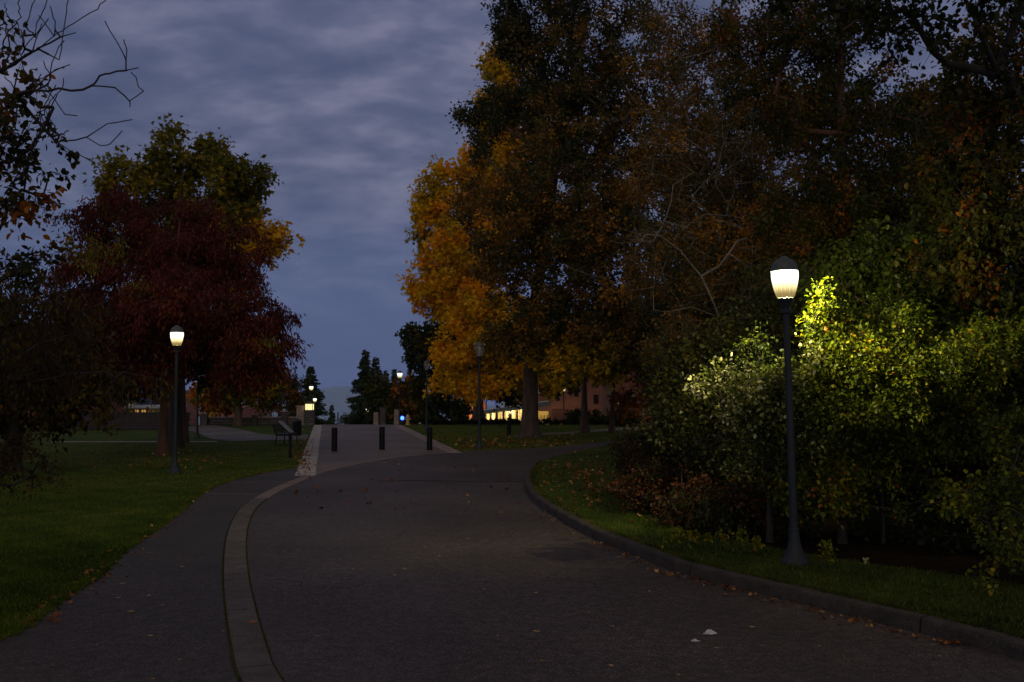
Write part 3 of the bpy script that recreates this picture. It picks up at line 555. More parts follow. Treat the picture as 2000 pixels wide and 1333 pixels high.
for i, (px, yt) in enumerate(((660, 806), (668, 812), (676, 814), (684, 811), (664, 815), (673, 818), (680, 819))):
    conifer('far_tree', 'tiny far tree top low in the gap above the road crest', px, 320 + i * 11, yt, 9, 60 + i, gt)
tree('green_bushy_tree', 'olive bushy tree just right of the tall spruces', 'tree', TR(748, 104, [800, 770], z0=-3.2), [BL(745, 775, 104, 26, 36, tone=(.3, .8)), BL(765, 790, 104, 26, 30, tone=(.2, .8))], 70, 5000, .4, 'oval', LM['dark'], 'bark', 50, cr_=1.0, tr0=.2)
tree('brown_far_tree', 'brown leafed tree behind the lit lamp right of the gap', 'tree', TR(800, 92, [790, 760], z0=-1.8), [BL(800, 760, 92, 22, 24, tone=(.5, 1)), BL(812, 785, 92, 34, 30, tone=(.3, .9)), BL(790, 805, 92, 30, 20, tone=(.1, .7))], 70, 5000, .34, 'oval', LM['mixed'], 'bark', 51, cr_=.9, tr0=.2)

# --- right side, middle distance
tree('gold_maple', 'big golden orange maple left of the thick grey trunk', 'tree', TR(934, 64.5, [780, 700, 560, 420, 300, 200], (0, -2, -6, 0, 6, 10), z0=.1),
     [BL(860, 560, 63, 62, 75, 2, tone=(.5, 1)), BL(835, 430, 63, 34, 38, 1.4, tone=(.45, .9)), BL(868, 345, 63, 36, 30, 1.4, tone=(.5, .9)), BL(900, 480, 62, 70, 110, 2, tone=(.5, .95)), BL(835, 375, 63, 24, 26, 1.2, tone=(.45, .85)), BL(905, 690, 60, 52, 85, 2, tone=(.55, 1)), BL(950, 620, 60, 62, 80, 2, tone=(.5, 1)),
      BL(945, 340, 63, 50, 55, 2, tone=(.5, .95)), BL(960, 240, 63, 40, 60, 2, tone=(.4, .9)), BL(985, 140, 64, 36, 60, 2, tone=(.4, .85)), BL(1000, 400, 63, 60, 100, 2, tone=(.4, .9)), BL(1040, 260, 64, 60, 120, 2, tone=(.4, .9), w=.7), BL(950, 752, 60, 40, 22, 1.5, tone=(.7, 1)), BL(812, 560, 63, 22, 16, 1, tone=(.6, .95)), BL(840, 490, 63, 34, 24, 1.2, tone=(.5, .95)), BL(885, 745, 60, 32, 26, 1.3, tone=(.6, 1)), BL(1060, 700, 62, 90, 60, 3, tone=(.3, .9))],
     640, 62000, .25, 'maple', LM['gold'], 'bark', 70, cr_=.85, tr0=.34, tip=.014, seg=1.0, shell=.55, spread=.55, droop=.4)
tree('dark_green_maple', 'dark green tree peeking out left of the golden maple', 'tree', TR(850, 78, [790, 720, 660], z0=-.7),
     [BL(835, 680, 78, 44, 30, 3, tone=(.3, .9)), BL(820, 655, 78, 30, 22, 2, tone=(.3, .9)), BL(850, 740, 78, 50, 45, 3, tone=(.1, .7)), BL(872, 790, 78, 46, 26, 3, tone=(.1, .7)), BL(900, 700, 78, 60, 60, 3, tone=(0, .6)), BL(855, 640, 78, 40, 30, 3, tone=(.2, .7)), BL(990, 730, 78, 60, 60, 3, tone=(0, .4)), BL(1000, 660, 80, 90, 80, 3, tone=(0, .4)), BL(965, 755, 80, 50, 26, 3, tone=(0, .4)), BL(1085, 735, 80, 50, 26, 3, tone=(0, .4)), BL(1110, 690, 80, 60, 50, 3, tone=(0, .4))],
     330, 22000, .34, 'maple', LM['dark'], 'twig', 71, cr_=1.0, tr0=.36, tip=.02, seg=1.2)
tree('oak_tree', 'towering dark brown oak on the thick grey trunk', 'tree', TR(1033, 45.3, [800, 700, 580, 420, 260, 100, -60], (2, 4, 14, 40, 60, 80, 100)),
     [BL(1060, 130, 45, 90, 130, 3, tone=(0, .55)), BL(1010, 60, 45, 46, 80, 2, tone=(0, .4)), BL(975, 215, 45, 46, 50, 2, tone=(0, .5)), BL(925, 225, 45, 26, 30, 1.2, tone=(0, .4), w=.8), BL(935, 395, 45, 62, 52, 2, tone=(.3, .75), w=.7), BL(930, 290, 45, 36, 30, 1.5, tone=(0, .45), w=.8), BL(1120, 300, 44, 130, 150, 3, tone=(.1, .75)), BL(1200, 150, 45, 130, 140, 3, tone=(.1, .8)),
      BL(1040, 430, 43, 130, 110, 3, tone=(.2, .85)), BL(1180, 480, 42, 140, 120, 3, tone=(.15, .85)), BL(1090, 600, 42, 110, 80, 3, tone=(.05, .8)), BL(1250, 330, 44, 130, 150, 3, tone=(.1, .8)), BL(1150, -40, 45, 140, 100, 3, tone=(0, .6)), BL(1230, 620, 41, 110, 90, 3, tone=(.1, .85)), BL(990, 510, 43, 70, 70, 2.5, tone=(.2, .8)), BL(1000, -40, 45, 50, 80, 3, tone=(0, .4)), BL(1020, 660, 43, 70, 30, 2, tone=(.1, .8))],
     1250, 135000, .145, 'oak', LM['oak'], 'bark', 72, cr_=.72, tr0=.4, tip=.012, seg=.9, shell=.35, spread=.5, droop=.2, tips_from=.2,
     extra=[PX(43, (1060, 560), (1000, 470), (950, 420), (905, 400)), PX(42, (1080, 500), (1130, 440), (1180, 430), (1260, 400)), PX(42, (1050, 700), (1120, 690), (1200, 700), (1260, 695))], extra_r=.06)
tree('orange_understory_tree', 'smaller orange and green tree right of the thick grey trunk', 'tree', TR(1141, 50, [790, 740, 700], (0, 0, -4)),
     [BL(1120, 712, 42, 60, 30, 2, tone=(.2, .75)), BL(1170, 700, 42, 55, 34, 2, tone=(.15, .72)), BL(1090, 690, 43, 50, 28, 1.6, tone=(.2, .7)), BL(1070, 715, 44, 34, 20, 1.2, tone=(.3, .9), w=.7), BL(1150, 655, 44, 80, 40, 2, tone=(.2, .9))], 230, 17000, .17, 'maple', LM['gold'], 'bark', 73, cr_=.6, tr0=.19, tip=.014)
tree('rust_maple', 'rusty orange tree before the dark brick building', 'tree', TR(1194, 50.5, [790, 720, 660, 600], (2, 6, 12, 14)),
     [BL(1215, 690, 50, 60, 50, 2.5, tone=(.2, .9)), BL(1270, 740, 49, 60, 50, 2.5, tone=(.1, .8), w=.7), BL(1240, 610, 50, 80, 60, 3, tone=(.1, .8)), BL(1290, 680, 48, 60, 60, 2.5, tone=(.1, .8)), BL(1230, 790, 49, 40, 20, 2, tone=(.1, .7), w=.4)], 190, 9500, .22, 'maple', LM['rust'], 'barkred', 74, cr_=.75, tr0=.12, tip=.012)
# --- right side, thicket
tree('redwood_trunk_tree', 'tall tree with a reddish trunk high on the right', 'tree', TR(1650, 21, [900, 600, 300, 100, -80], (0, 0, 2, 2, 6), z0=.1),
     [BL(1640, 60, 21, 130, 90, 2, tone=(0, .6), w=.6), BL(1560, 200, 22, 120, 110, 2, tone=(.1, .8), w=.55), BL(1740, 230, 20, 120, 110, 2, tone=(0, .7), w=.55), BL(1640, 420, 21, 170, 110, 2, tone=(0, .8)), BL(1500, 60, 22, 120, 90, 2, tone=(.1, .8), w=.5), BL(1800, 420, 20, 130, 110, 2, tone=(.1, .9)), BL(1640, 590, 20, 200, 110, 2, tone=(0, .5)), BL(1860, 640, 20, 140, 120, 2, tone=(0, .5))],
     760, 80000, .08, 'oval', LM['mixed'], 'barkred', 75, cr_=.48, tr0=.2, tip=.008, seg=.5, shell=.3, spread=.5, ntwig=8)
rw = random.Random(5)
tree('pale_stem_tree', 'slender tree with a pale lichened stem and crooked grey limbs', 'tree', TR(1412, 27, [900, 600, 380, 200, 60, -60], (0, -2, -4, -8, -12, -8), z0=.1),
     [BL(1400, 120, 27, 130, 130, 2.5, tone=(.2, .9), w=.45), BL(1340, 330, 27, 120, 130, 2.5, tone=(.2, .9), w=.6), BL(1460, 350, 27, 120, 130, 2.5, tone=(.2, .9), w=.6), BL(1420, 560, 26, 160, 120, 2.5, tone=(.1, .9)), BL(1330, 60, 28, 100, 100, 2.5, tone=(.1, .8), w=.45), BL(1500, 500, 26, 110, 100, 2.5, tone=(.1, .9)), BL(1330, 690, 25, 70, 70, 2, tone=(.1, .7)), BL(1300, 520, 27, 80, 90, 2.5, tone=(.2, .9), w=.6)],
     760, 76000, .08, 'oak', LM['oak'], 'barkpale', 76, cr_=.55, tr0=.09, tip=.008, seg=.55, shell=.3, spread=.5, ntwig=8,
     extra=[PX(24, (1405, 620), (1370, 540), (1330, 490), (1290, 462), (1262, 458), (1245, 480), (1238, 500)), PX(24, (1290, 462), (1270, 450), (1250, 470), (1215, 476), (1190, 470)), PX(24, (1405, 520), (1440, 470), (1490, 460), (1530, 470), (1565, 462)),
            PX(24, (1490, 460), (1440, 440), (1400, 430), (1350, 385), (1320, 380)), PX(24, (1400, 330), (1412, 280), (1408, 200), (1400, 130)), PX(24, (1460, 470), (1500, 440), (1540, 390), (1580, 370)), PX(24, (1405, 620), (1350, 600), (1300, 610)),
            PX(23, (1550, 300), (1590, 220), (1600, 160), (1640, 90)), PX(23, (1350, 720), (1345, 680), (1360, 650), (1350, 620))] + [wiggle(rw.uniform(1220, 1620), rw.uniform(200, 640), 23.5, rw.uniform(.2, 2.9), rw.randint(4, 8), rw.uniform(14, 30), rw) for _ in range(46)], extra_r=.03)
tree('red_leaf_tree', 'tree with dark reddish leaves at the right edge', 'tree', TR(2080, 14, [900, 500, 200, 0], z0=.1),
     [BL(1930, 200, 14, 90, 130, 1, tone=(.2, .88), w=.8), BL(1960, 400, 14, 90, 120, 1, tone=(.1, .82)), BL(1880, 330, 14.5, 80, 80, 1, tone=(.1, .8), w=.7), BL(1950, 80, 14, 80, 60, 1, tone=(.2, .8), w=.7), BL(1900, 520, 14.5, 120, 80, 1, tone=(0, .8))],
     260, 15000, .085, 'oval', LM['mixed'], 'twig', 77, cr_=.34, tr0=.14, tip=.006, seg=.4, spread=.5, ntwig=7)
tree('overhead_branch_tree', 'tree whose leafy boughs hang in from the top right corner', 'tree', [(7.4, 8.6, .05), (7.3, 8.7, 2.5), (7.0, 8.8, 5), (6.4, 9.0, 6.8)],
     [BL(1760, 20, 10, 100, 45, .8, tone=(0, .7)), BL(1900, 30, 10, 110, 60, .8, tone=(0, .7)), BL(1680, -30, 10, 110, 45, .8, tone=(0, .7)), BL(1820, 100, 10, 90, 36, .7, tone=(0, .7), w=.5), BL(1970, 150, 10, 50, 60, .6, tone=(0, .7), w=.7), BL(1560, -60, 10.5, 120, 50, .8, tone=(0, .6)), BL(1850, -120, 10, 300, 80, 1.5, tone=(0, .6)),
      WB(7.5, 3, 7.2, 3.6, 3.6, 1.9), WB(5, -2, 7.4, 4.2, 4.6, 1.8), WB(9, -4, 6, 4, 5, 2.6), WB(1, -8, 7.4, 5, 4.5, 2.4)],  # out-of-view lobes added here too, shading the near ground
     380, 15000, .075, 'oval', LM['dark'], 'twig', 78, cr_=.34, tr0=.2, tip=.006, seg=.4, spread=.5, ntwig=6, upright=.05)
tree('climbing_green_tree', 'leafy green tree rising behind the lamplit shrub', 'tree', TR(1780, 16, [1000, 760, 600], z0=.1),
     [BL(1700, 560, 16, 140, 70, 1, tone=(0, .55)), BL(1850, 590, 16, 150, 90, 1, tone=(0, .55)), BL(1780, 480, 16.5, 110, 60, 1, tone=(0, .5), w=.7), BL(1780, 720, 15.5, 230, 130, 1, tone=(0, .5)), BL(1960, 700, 15, 110, 150, 1, tone=(0, .5))], 330, 24000, .085, 'oval', LM['shrub'], 'bark', 79, cr_=.36, tr0=.1, tip=.006, seg=.4, spread=.5, ntwig=7, parts=('trunk', 'crown'))
gs = 'shrubs massed behind the right verge'
tree('lamplit_shrub', 'bright lamplit green shrub directly right of the near lamp post', 'shrub', TR(1640, 12.8, [1000, 880, 760, 640], z0=.12),
     [BL(1625, 655, 12.2, 48, 55, .3, tone=(.25, .75)), BL(1680, 705, 12.2, 70, 50, .4, tone=(.3, .8)), BL(1640, 730, 12.1, 50, 40, .3, tone=(.3, .76)), BL(1790, 735, 12.0, 95, 34, .4, tone=(.3, .76)), BL(1880, 705, 12.0, 80, 34, .4, tone=(.25, .74)), BL(1700, 795, 12.0, 120, 28, .35, tone=(.25, .72)), BL(1760, 640, 12.4, 60, 28, .3, tone=(.25, .72)), BL(1604, 585, 11.9, 12, 24, .12, tone=(.4, .7), w=.7), BL(1950, 670, 12.4, 60, 46, .4, tone=(.25, .72)), BL(1720, 600, 13, 22, 26, .2, tone=(.2, .7), w=.7), BL(1860, 800, 12.7, 70, 26, .4, tone=(.1, .7))],
     290, 25000, .052, 'oval', LM['shrub'], 'twig', 80, cr_=.25, droop=.15, tr0=.05, tip=.004, seg=.25, spread=.65, ntwig=7, group=gs, parts=('stem', 'foliage'), shell=.3, jit=.16)
tree('pale_leaf_shrub', 'shrub with whitish pale leaves just left of the near lamp post', 'shrub', TR(1500, 12.9, [1000, 900, 800, 740], z0=.12),
     [BL(1425, 752, 11.8, 60, 26, .3, tone=(.35, .9), w=.75), BL(1450, 790, 12.0, 40, 20, .25, tone=(.3, .85), w=.5), BL(1520, 745, 12.0, 46, 34, .35, tone=(.15, .6), w=1.2), BL(1500, 810, 12.3, 80, 44, .4, tone=(.1, .5)), BL(1550, 865, 12.4, 80, 40, .4, tone=(.1, .5)), BL(1480, 690, 12.6, 40, 22, .3, tone=(.05, .4), w=.6), BL(1590, 700, 11.9, 22, 14, .15, tone=(.5, .95), w=.3), BL(1470, 900, 12.6, 50, 30, .3, tone=(.2, .6), w=.6)],
     160, 9600, .052, 'oval', LM['pale'], 'twig', 81, cr_=.26, droop=.1, tr0=.04, tip=.004, seg=.25, spread=.7, ntwig=7, group=gs, parts=('stem', 'foliage'), shell=.2, jit=.2)
tree('olive_shrub', 'dull olive shrub farther back, left of the pale leaved one', 'shrub', TR(1370, 17, [960, 860, 760], z0=.12),
     [BL(1330, 725, 17, 60, 34, .7, tone=(.2, .62)), BL(1395, 690, 17, 70, 40, .7, tone=(.2, .62)), BL(1370, 800, 16.5, 100, 40, .8, tone=(.1, .6)), BL(1320, 850, 16, 70, 40, .8, tone=(0, .6)), BL(1440, 890, 15, 120, 60, .8, tone=(0, .6)), BL(1300, 770, 17, 40, 40, .6, tone=(.1, .6), w=.7), BL(1450, 630, 17.5, 60, 40, .6, tone=(0, .5), w=.6)],
     230, 13500, .075, 'oval', LM['olive'], 'twig', 82, cr_=.36, droop=.15, tr0=.05, tip=.004, seg=.3, spread=.6, ntwig=7, group=gs, parts=('stem', 'foliage'), shell=.3, jit=.16)
tree('bramble_shrub', 'reddish brown bramble thicket spilling toward the kerb bend', 'shrub', TR(1330, 15, [1000, 960, 900], z0=.12),
     [BL(1250, 895, 18, 50, 34, .7, tone=(.2, .95)), BL(1300, 940, 16, 80, 45, .7, tone=(.3, .98)), BL(1380, 975, 14.5, 90, 44, .6, tone=(.1, .97)), BL(1255, 955, 16, 60, 26, .6, tone=(.6, 1)), BL(1460, 980, 13.6, 90, 50, .6, tone=(.1, .95)), BL(1235, 872, 19, 40, 16, .6, tone=(.1, .6)), BL(1310, 1005, 14.3, 60, 16, .35, tone=(.6, 1), w=.6)],
     230, 14500, .055, 'oval', LM['bramble'], 'twig', 83, cr_=.28, droop=.3, tr0=.03, tip=.003, seg=.25, spread=.6, ntwig=7, group=gs, parts=('stem', 'foliage'), shell=.2, jit=.18)
tree('lower_right_shrub', 'shaded green shrub below the lamplit one, right of the near post', 'shrub', TR(1720, 12.8, [1050, 980, 900], z0=.12),
     [BL(1640, 880, 12.5, 90, 34, .4, tone=(.1, .85)), BL(1760, 860, 12.6, 100, 34, .4, tone=(.1, .8)), BL(1620, 965, 12.4, 70, 34, .4, tone=(.1, .93)), BL(1680, 930, 12.4, 60, 24, .3, tone=(.3, .85), w=.7), BL(1880, 850, 12.6, 90, 50, .5, tone=(.1, .8)), BL(1860, 985, 11.6, 60, 18, .25, tone=(.3, .8), w=.7), BL(1560, 950, 12.6, 60, 50, .4, tone=(.1, .9), w=.8), BL(1740, 1000, 12.4, 40, 14, .2, tone=(.2, .8), w=.4), BL(1790, 940, 12.6, 60, 16, .25, tone=(.1, .8), w=.5)],
     190, 10000, .06, 'oval', LM['shrub'], 'twig', 84, cr_=.23, droop=.2, tr0=.03, tip=.004, seg=.25, spread=.6, ntwig=7, group=gs, parts=('stem', 'foliage'), shell=.25, jit=.16)
tree('edge_shrub', 'low green shrub at the right picture edge above the verge', 'shrub', TR(2010, 9.8, [1100, 1000, 900], z0=.12),
     [BL(1990, 1080, 9.9, 50, 40, .3, tone=(.1, .8)), BL(1960, 960, 10.3, 60, 50, .4, tone=(.1, .8)), BL(2010, 850, 10.5, 80, 70, .4, tone=(.1, .7)), BL(1930, 1010, 10.4, 50, 14, .25, tone=(.3, .8), w=.6), BL(1930, 1135, 9.7, 40, 12, .2, tone=(.2, .8), w=.4)],
     120, 4200, .055, 'oval', LM['shrub'], 'twig', 85, cr_=.2, droop=.2, tr0=.02, tip=.003, seg=.2, spread=.55, ntwig=6, group=gs, parts=('stem', 'foliage'), shell=.25, jit=.16)
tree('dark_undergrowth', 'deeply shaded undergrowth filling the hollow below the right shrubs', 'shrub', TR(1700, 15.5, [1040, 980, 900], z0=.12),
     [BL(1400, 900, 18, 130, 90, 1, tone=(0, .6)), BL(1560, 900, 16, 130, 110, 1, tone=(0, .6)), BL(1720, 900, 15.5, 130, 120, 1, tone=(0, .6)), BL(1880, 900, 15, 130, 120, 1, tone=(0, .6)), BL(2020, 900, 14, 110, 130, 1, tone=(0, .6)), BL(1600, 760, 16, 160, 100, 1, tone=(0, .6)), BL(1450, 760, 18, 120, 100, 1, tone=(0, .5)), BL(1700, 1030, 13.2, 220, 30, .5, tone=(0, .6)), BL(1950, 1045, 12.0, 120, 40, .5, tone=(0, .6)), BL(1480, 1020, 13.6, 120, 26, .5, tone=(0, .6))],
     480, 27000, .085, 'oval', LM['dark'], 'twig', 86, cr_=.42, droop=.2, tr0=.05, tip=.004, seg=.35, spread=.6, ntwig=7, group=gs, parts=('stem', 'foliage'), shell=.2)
# dark backing trees far behind the thicket
gb = 'dark trees closing the thicket behind'
for i, (px, Y, top, w_, lb) in enumerate(((1410, 38, 330, 120, 'dark tree deep behind the olive shrub'), (1560, 34, 300, 170, 'dark tree deep behind the near lamp head'), (1800, 30, 360, 190, 'dark tree deep behind the lamplit shrub'), (2020, 27, 300, 190, 'dark tree deep behind the right edge shrubs'))):
    tree('backing_tree', lb, 'tree', TR(px, Y, [top + 400, top + 220, top + 60], z0=.1), [BL(px, top + 140, Y, w_, 130, 3, tone=(0, .7), w=.7), BL(px + 20, top - 90, Y, w_ * .9, 110, 3, tone=(0, .7), w=.45), BL(px - 30, top + 330, Y, w_, 130, 3, tone=(0, .7)), BL(px + 40, top + 520, Y, w_, 90, 2, tone=(0, .7))],
         300, 30000, .17, 'oak', LM['dark'], 'twig', 90 + i, cr_=.85, tr0=.2, tip=.012, group=gb, shell=.2)
# low bushes near the right building, clipped hedge
def bush(name, label, px, Y, ytop, halfw, seed, mat, n=2600, group=None, dy=None, ls=.16):
    z0 = zg(Y); zt = at(px, ytop, Y)[2]; h = zt - z0; k = Y / F; x = at(px, 766, Y)[0]
    b = [dict(c=np.array([x, Y, z0 + h * .45]), r=np.array([halfw * k, dy or halfw * k, h * .5]), tone=(0, .8), w=1.)]
    return tree(name, label, 'bush', [(x, Y, z0 - .02), (x, Y, z0 + h * .3), (x, Y, z0 + h * .5)], b, 46, n, ls, 'oval', mat, 'twig', seed, cr_=h * .22, tr0=.05, tip=.006, parts=('stem', 'foliage'), group=group)
bush('round_bush', 'dark round bush left of the second right trunk, by the brick wall', 1130, 70, 795, 20, 101, LM['dark'])
bush('round_bush', 'dark bush between the two slender trunks on the right lawn', 1168, 68, 800, 24, 102, LM['dark'])
bush('round_bush', 'dark bush beside the far right footpath', 1215, 60, 800, 30, 103, LM['dark'])
bush('round_bush', 'small green bush lit by the lamp left of the golden maple trunk', 897, 86, 806, 16, 104, LM['shrub'], ls=.2)
bush('round_bush', 'low dark bush at the foot of the wall beyond the hydrant', 850, 76, 806, 26, 105, LM['dark'], ls=.2)
a0, a1 = at(803, 826, 63.5), at(1200, 826, 63.5); n = 30; rng = np.random.default_rng(9)
bl = [dict(c=np.array([a0[0] + (a1[0] - a0[0]) * (i + .5) / n, 63.2, .13]), r=np.array([.28, .3, .16]), tone=(0, .4), w=1.) for i in range(n)]
tree('clipped_hedge', 'long low dark hedge along the far edge of the right lawn', 'hedge', [(a0[0] + (a1[0] - a0[0]) * .5, 63.2, -.05), (a0[0] + (a1[0] - a0[0]) * .5, 63.2, .05), (a0[0] + (a1[0] - a0[0]) * .5, 63.2, .1)], bl, 330, 14000, .1, 'oval', LM['dark'], 'twig', 110, cr_=.14, tr0=.03, tip=.003, parts=('stem', 'foliage'), droop=0)

# ------------------------------------------------------------------ grass
lawnA = np.array(lawnE); bandX = None
def blades(name, P, h, cvb, seed, mat=None):
    rng = np.random.default_rng(seed); n = len(P); D = rng.normal(size=(n, 3)) * .35 + np.array([0, 0, 1.]); D = norm(D); hh = h * (.5 + .8 * rng.random(n))
    th = rng.random(n) * 6.283; s_ = np.stack([np.cos(th), np.sin(th), th * 0], 1); w = hh * .09 + .0015
    bend = rng.normal(size=(n, 3)) * .3; bend[:, 2] = -.2; tip = P + D * hh[:, None] + bend * hh[:, None] * .6; mid = P + D * hh[:, None] * .55
    V = np.stack([P - s_ * w[:, None], P + s_ * w[:, None], mid + s_ * w[:, None] * .8, tip, mid - s_ * w[:, None] * .8], 1).reshape(-1, 3)
    i = np.arange(n)[:, None] * 5; F1 = np.concatenate([i + np.array([[0, 1, 2, 4]])], 0); F2 = i + np.array([[4, 2, 3, 3]])
    # tip triangle as its own mesh face list of quads is avoided: use tapered quad
    V2 = np.stack([P - s_ * w[:, None], P + s_ * w[:, None], tip + s_ * w[:, None] * .15, tip - s_ * w[:, None] * .15], 1).reshape(-1, 3)
    Fq = np.arange(n)[:, None] * 4 + np.array([[0, 1, 2, 3]]); cv = np.where(rng.random(n) < .09, .8 + .2 * rng.random(n), np.clip(cvb + rng.normal(size=n) * .15, 0, 1))
    return npmesh(name, V2, Fq, mat or LM['grass'], None, {'cv': cv})
def scatter(n, y0, y1, x0f, x1f, rng, pw=2.2):
    """points with density falling with distance"""
    u = rng.random(n); Y = (y0 ** (1 - pw) + u * (y1 ** (1 - pw) - y0 ** (1 - pw))) ** (1 / (1 - pw)); a, b = x0f(Y), x1f(Y); return a + (b - a) * rng.random(n), Y
rng = np.random.default_rng(21)
def inpoly(x, y, poly):
    poly = np.array(poly); ins = np.zeros(len(x), bool); j = len(poly) - 1
    for i in range(len(poly)):
        xi, yi = poly[i]; xj, yj = poly[j]
        with np.errstate(divide='ignore', invalid='ignore'): c = ((yi > y) != (yj > y)) & (x < (xj - xi) * (y - yi) / (yj - yi + 1e-12) + xi)
        ins ^= c; j = i
    return ins
lawnpoly = lawnE[14:] + [(tl0[0] + .5, tl0[1] - .3), (lin(tl0, tl1, 30), 30), (lin(tl0, tl1, 41.5), 41.5), (-40, 41.5), (-40, 5)]
def noise2(x, y): return np.clip(.5 + .3 * np.sin(x * 1.7 + np.sin(y * .9) * 2) * np.sin(y * 1.3 + np.sin(x * 1.1) * 2.2) + .22 * np.sin(x * 5.1 + np.sin(y * 4.3) * 2 + y) + .2 * np.sin(y * .7 - x * .5), 0, 1)
x, y = scatter(230000, 7.5, 41, lambda Y: -Y * .56, lambda Y: -Y * .1, rng, 1.9)
k = inpoly(x, y, lawnpoly); x, y = x[k], y[k]
def edgepts(curve, n, lo, hi, side, rng):
    kk = np.array(curve); t_ = lo + rng.random(n) * (min(hi, len(kk) - 2) - lo); ix = t_.astype(int); p = kk[ix] + (kk[ix + 1] - kk[ix]) * (t_ - ix)[:, None]
    T = kk[ix + 1] - kk[ix]; T /= np.linalg.norm(T, axis=1)[:, None]; d = (rng.random(n) ** 1.5 * .10 - .05 - .04 * np.sin(t_ * 7) * np.sin(t_ * 2.3)) * side; return p + np.stack([-T[:, 1], T[:, 0]], 1) * d[:, None]
ep = edgepts(lawnE, 16000, 14, 200, 1, rng); x = np.concatenate([x, ep[:, 0]]); y = np.concatenate([y, ep[:, 1]])
gh = .028 + .00075 * y + .018 * (np.arange(len(x)) > len(x) - 16001)
o = blades('grass', np.stack([x, y, np.full(len(x), -.008)], 1), gh, .15 + .6 * noise2(x, y) + .32 * np.clip((y - 12) / 18, 0, 1), 1); tag(o, 'short dark green grass over the left lawn', 'grass', kind='stuff')
vpoly = inner + isleF[1:16] + [(12, 46), (16, 20), (14, 3)]
x, y = scatter(120000, 6, 40, lambda Y: Y * .0, lambda Y: Y * .53, rng, 2.0)
k = inpoly(x, y, vpoly) & (y < 32) & ~inpoly(x, y, bedp); x, y = x[k], y[k]; ep = edgepts(offs(kerbL, -.19), 14000, 12, 200, -1, rng); x = np.concatenate([x, ep[:, 0]]); y = np.concatenate([y, ep[:, 1]])
LM['verge'] = leafmat('verge_blade', [(0, (.014, .022, .003)), (.4, (.036, .056, .006)), (.75, (.08, .098, .012)), (1, (.2, .15, .05))], trans=.3, gloss=.01)
o = blades('grass', np.stack([x, y, np.full(len(x), vz - .005)], 1), .04 + .0008 * y, .1 + .62 * noise2(x * 1.5, y * 1.5), 2, LM['verge']); tag(o, 'rough green grass on the raised right verge', 'grass', kind='stuff')
x, y = scatter(60000, 33.5, 63, lambda Y: Y * -.12, lambda Y: Y * .14, rng, 1.4)
fp = farE[:26] + [(9, 63), (lin(qr0, qr1, 63), 63), qr0]
k = inpoly(x, y, fp); x, y = x[k], y[k]; pth = inpoly(x, y, a if False else [(0, 0), (0, .1), (.1, 0)])
o = blades('grass', np.stack([x, y, np.array([zg(t_) - .01 for t_ in y])], 1), .06, .55 + .45 * noise2(x, y), 3); tag(o, 'green grass around the thick grey trunk on the right lawn', 'grass', kind='stuff')
# ------------------------------------------------------------------ fallen leaves
def litter(name, label, x, y, z, s0, seed):
    rng = np.random.default_rng(seed); n = len(x); P = np.stack([x, y, z + .004 + .012 * rng.random(n)], 1); D = rng.normal(size=(n, 3)); D[:, 2] *= .18
    V, Fc, A = leaves(P, D, s0 * (.6 + .8 * rng.random(n)), 'maple', rng.random(n), rng)
    V[:, 2] = np.maximum(V[:, 2], np.repeat(z, 6) + .003); o = npmesh(name, V, Fc, LM['litter'], None, {'cv': A}); return tag(o, label, 'leaves', kind='stuff')
def cl(n, px, py, sx, sy, z=0.0):
    u = rng.normal(px, sx, n); v = rng.normal(py, sy, n); q = np.array([g(a_, max(b_, 832), z) for a_, b_ in zip(u, v)]); return q[:, 0], q[:, 1]
x1, y1 = cl(520, 960, 868, 90, 9); x2, y2 = cl(200, 1100, 862, 80, 6); x = np.concatenate([x1, x2]); y = np.concatenate([y1, y2]); k = inpoly(x, y, fp); x, y = x[k], y[k]
litter('fallen_leaves', 'brown leaf litter on the right lawn near the unlit lamp post', x, y, np.full(len(x), .025), .12, 4)
x1, y1 = cl(620, 1190, 935, 75, 30, vz); x2, y2 = cl(160, 1130, 915, 50, 14, vz); x = np.concatenate([x1, x2]); y = np.concatenate([y1, y2]); k = inpoly(x, y, vpoly) & (y > 13); x, y = x[k], y[k]
litter('fallen_leaves', 'red brown leaf litter on the raised verge by the brambles', x, y, np.full(len(x), vz + .02), .085, 5)
x1, y1 = cl(260, 320, 900, 90, 14); k = inpoly(x1, y1, lawnpoly); litter('fallen_leaves', 'dark leaf litter on the grass under the red tree', x1[k], y1[k], np.full(k.sum(), .03), .075, 6)
# litter gathered in the gutter and along the lawn edge
kk = np.array(kerbL); t_ = rng.random(260) * 60 + 20; ix = np.clip(t_.astype(int), 0, len(kk) - 2); pp = kk[ix] + (kk[ix + 1] - kk[ix]) * (t_ - ix)[:, None]; pp[:, 0] -= np.abs(rng.normal(0, .12, len(pp))) + .05
litter('gutter_leaves', 'small leaves gathered in the gutter along the kerb', pp[:, 0], pp[:, 1], np.full(len(pp), .012), .042, 7)
kk = np.array(lawnE); t_ = rng.random(200) * (len(kk) - 22) + 20; ix = np.clip(t_.astype(int), 0, len(kk) - 2); pp = kk[ix] + (kk[ix + 1] - kk[ix]) * (t_ - ix)[:, None]; pp[:, 0] += rng.normal(.02, .1, len(pp))
litter('edge_leaves', 'small leaves along the lawn edge of the sidewalk', pp[:, 0], pp[:, 1], np.full(len(pp), .010), .06, 8)
x1, y1 = cl(150, 590, 890, 10, 22); litter('tile_leaves', 'dark red leaves scattered on the light tile strip', x1, y1, np.full(len(x1), .020), .11, 9)
x, y = scatter(420, 8, 60, lambda Y: -Y * .26, lambda Y: Y * .2, rng, 1.3); rp = bandR + farE[1:] + isleF[::-1] + kerbL[::-1][1:]; k = inpoly(x, y, rp) & (y > 17); x, y = x[k], y[k]
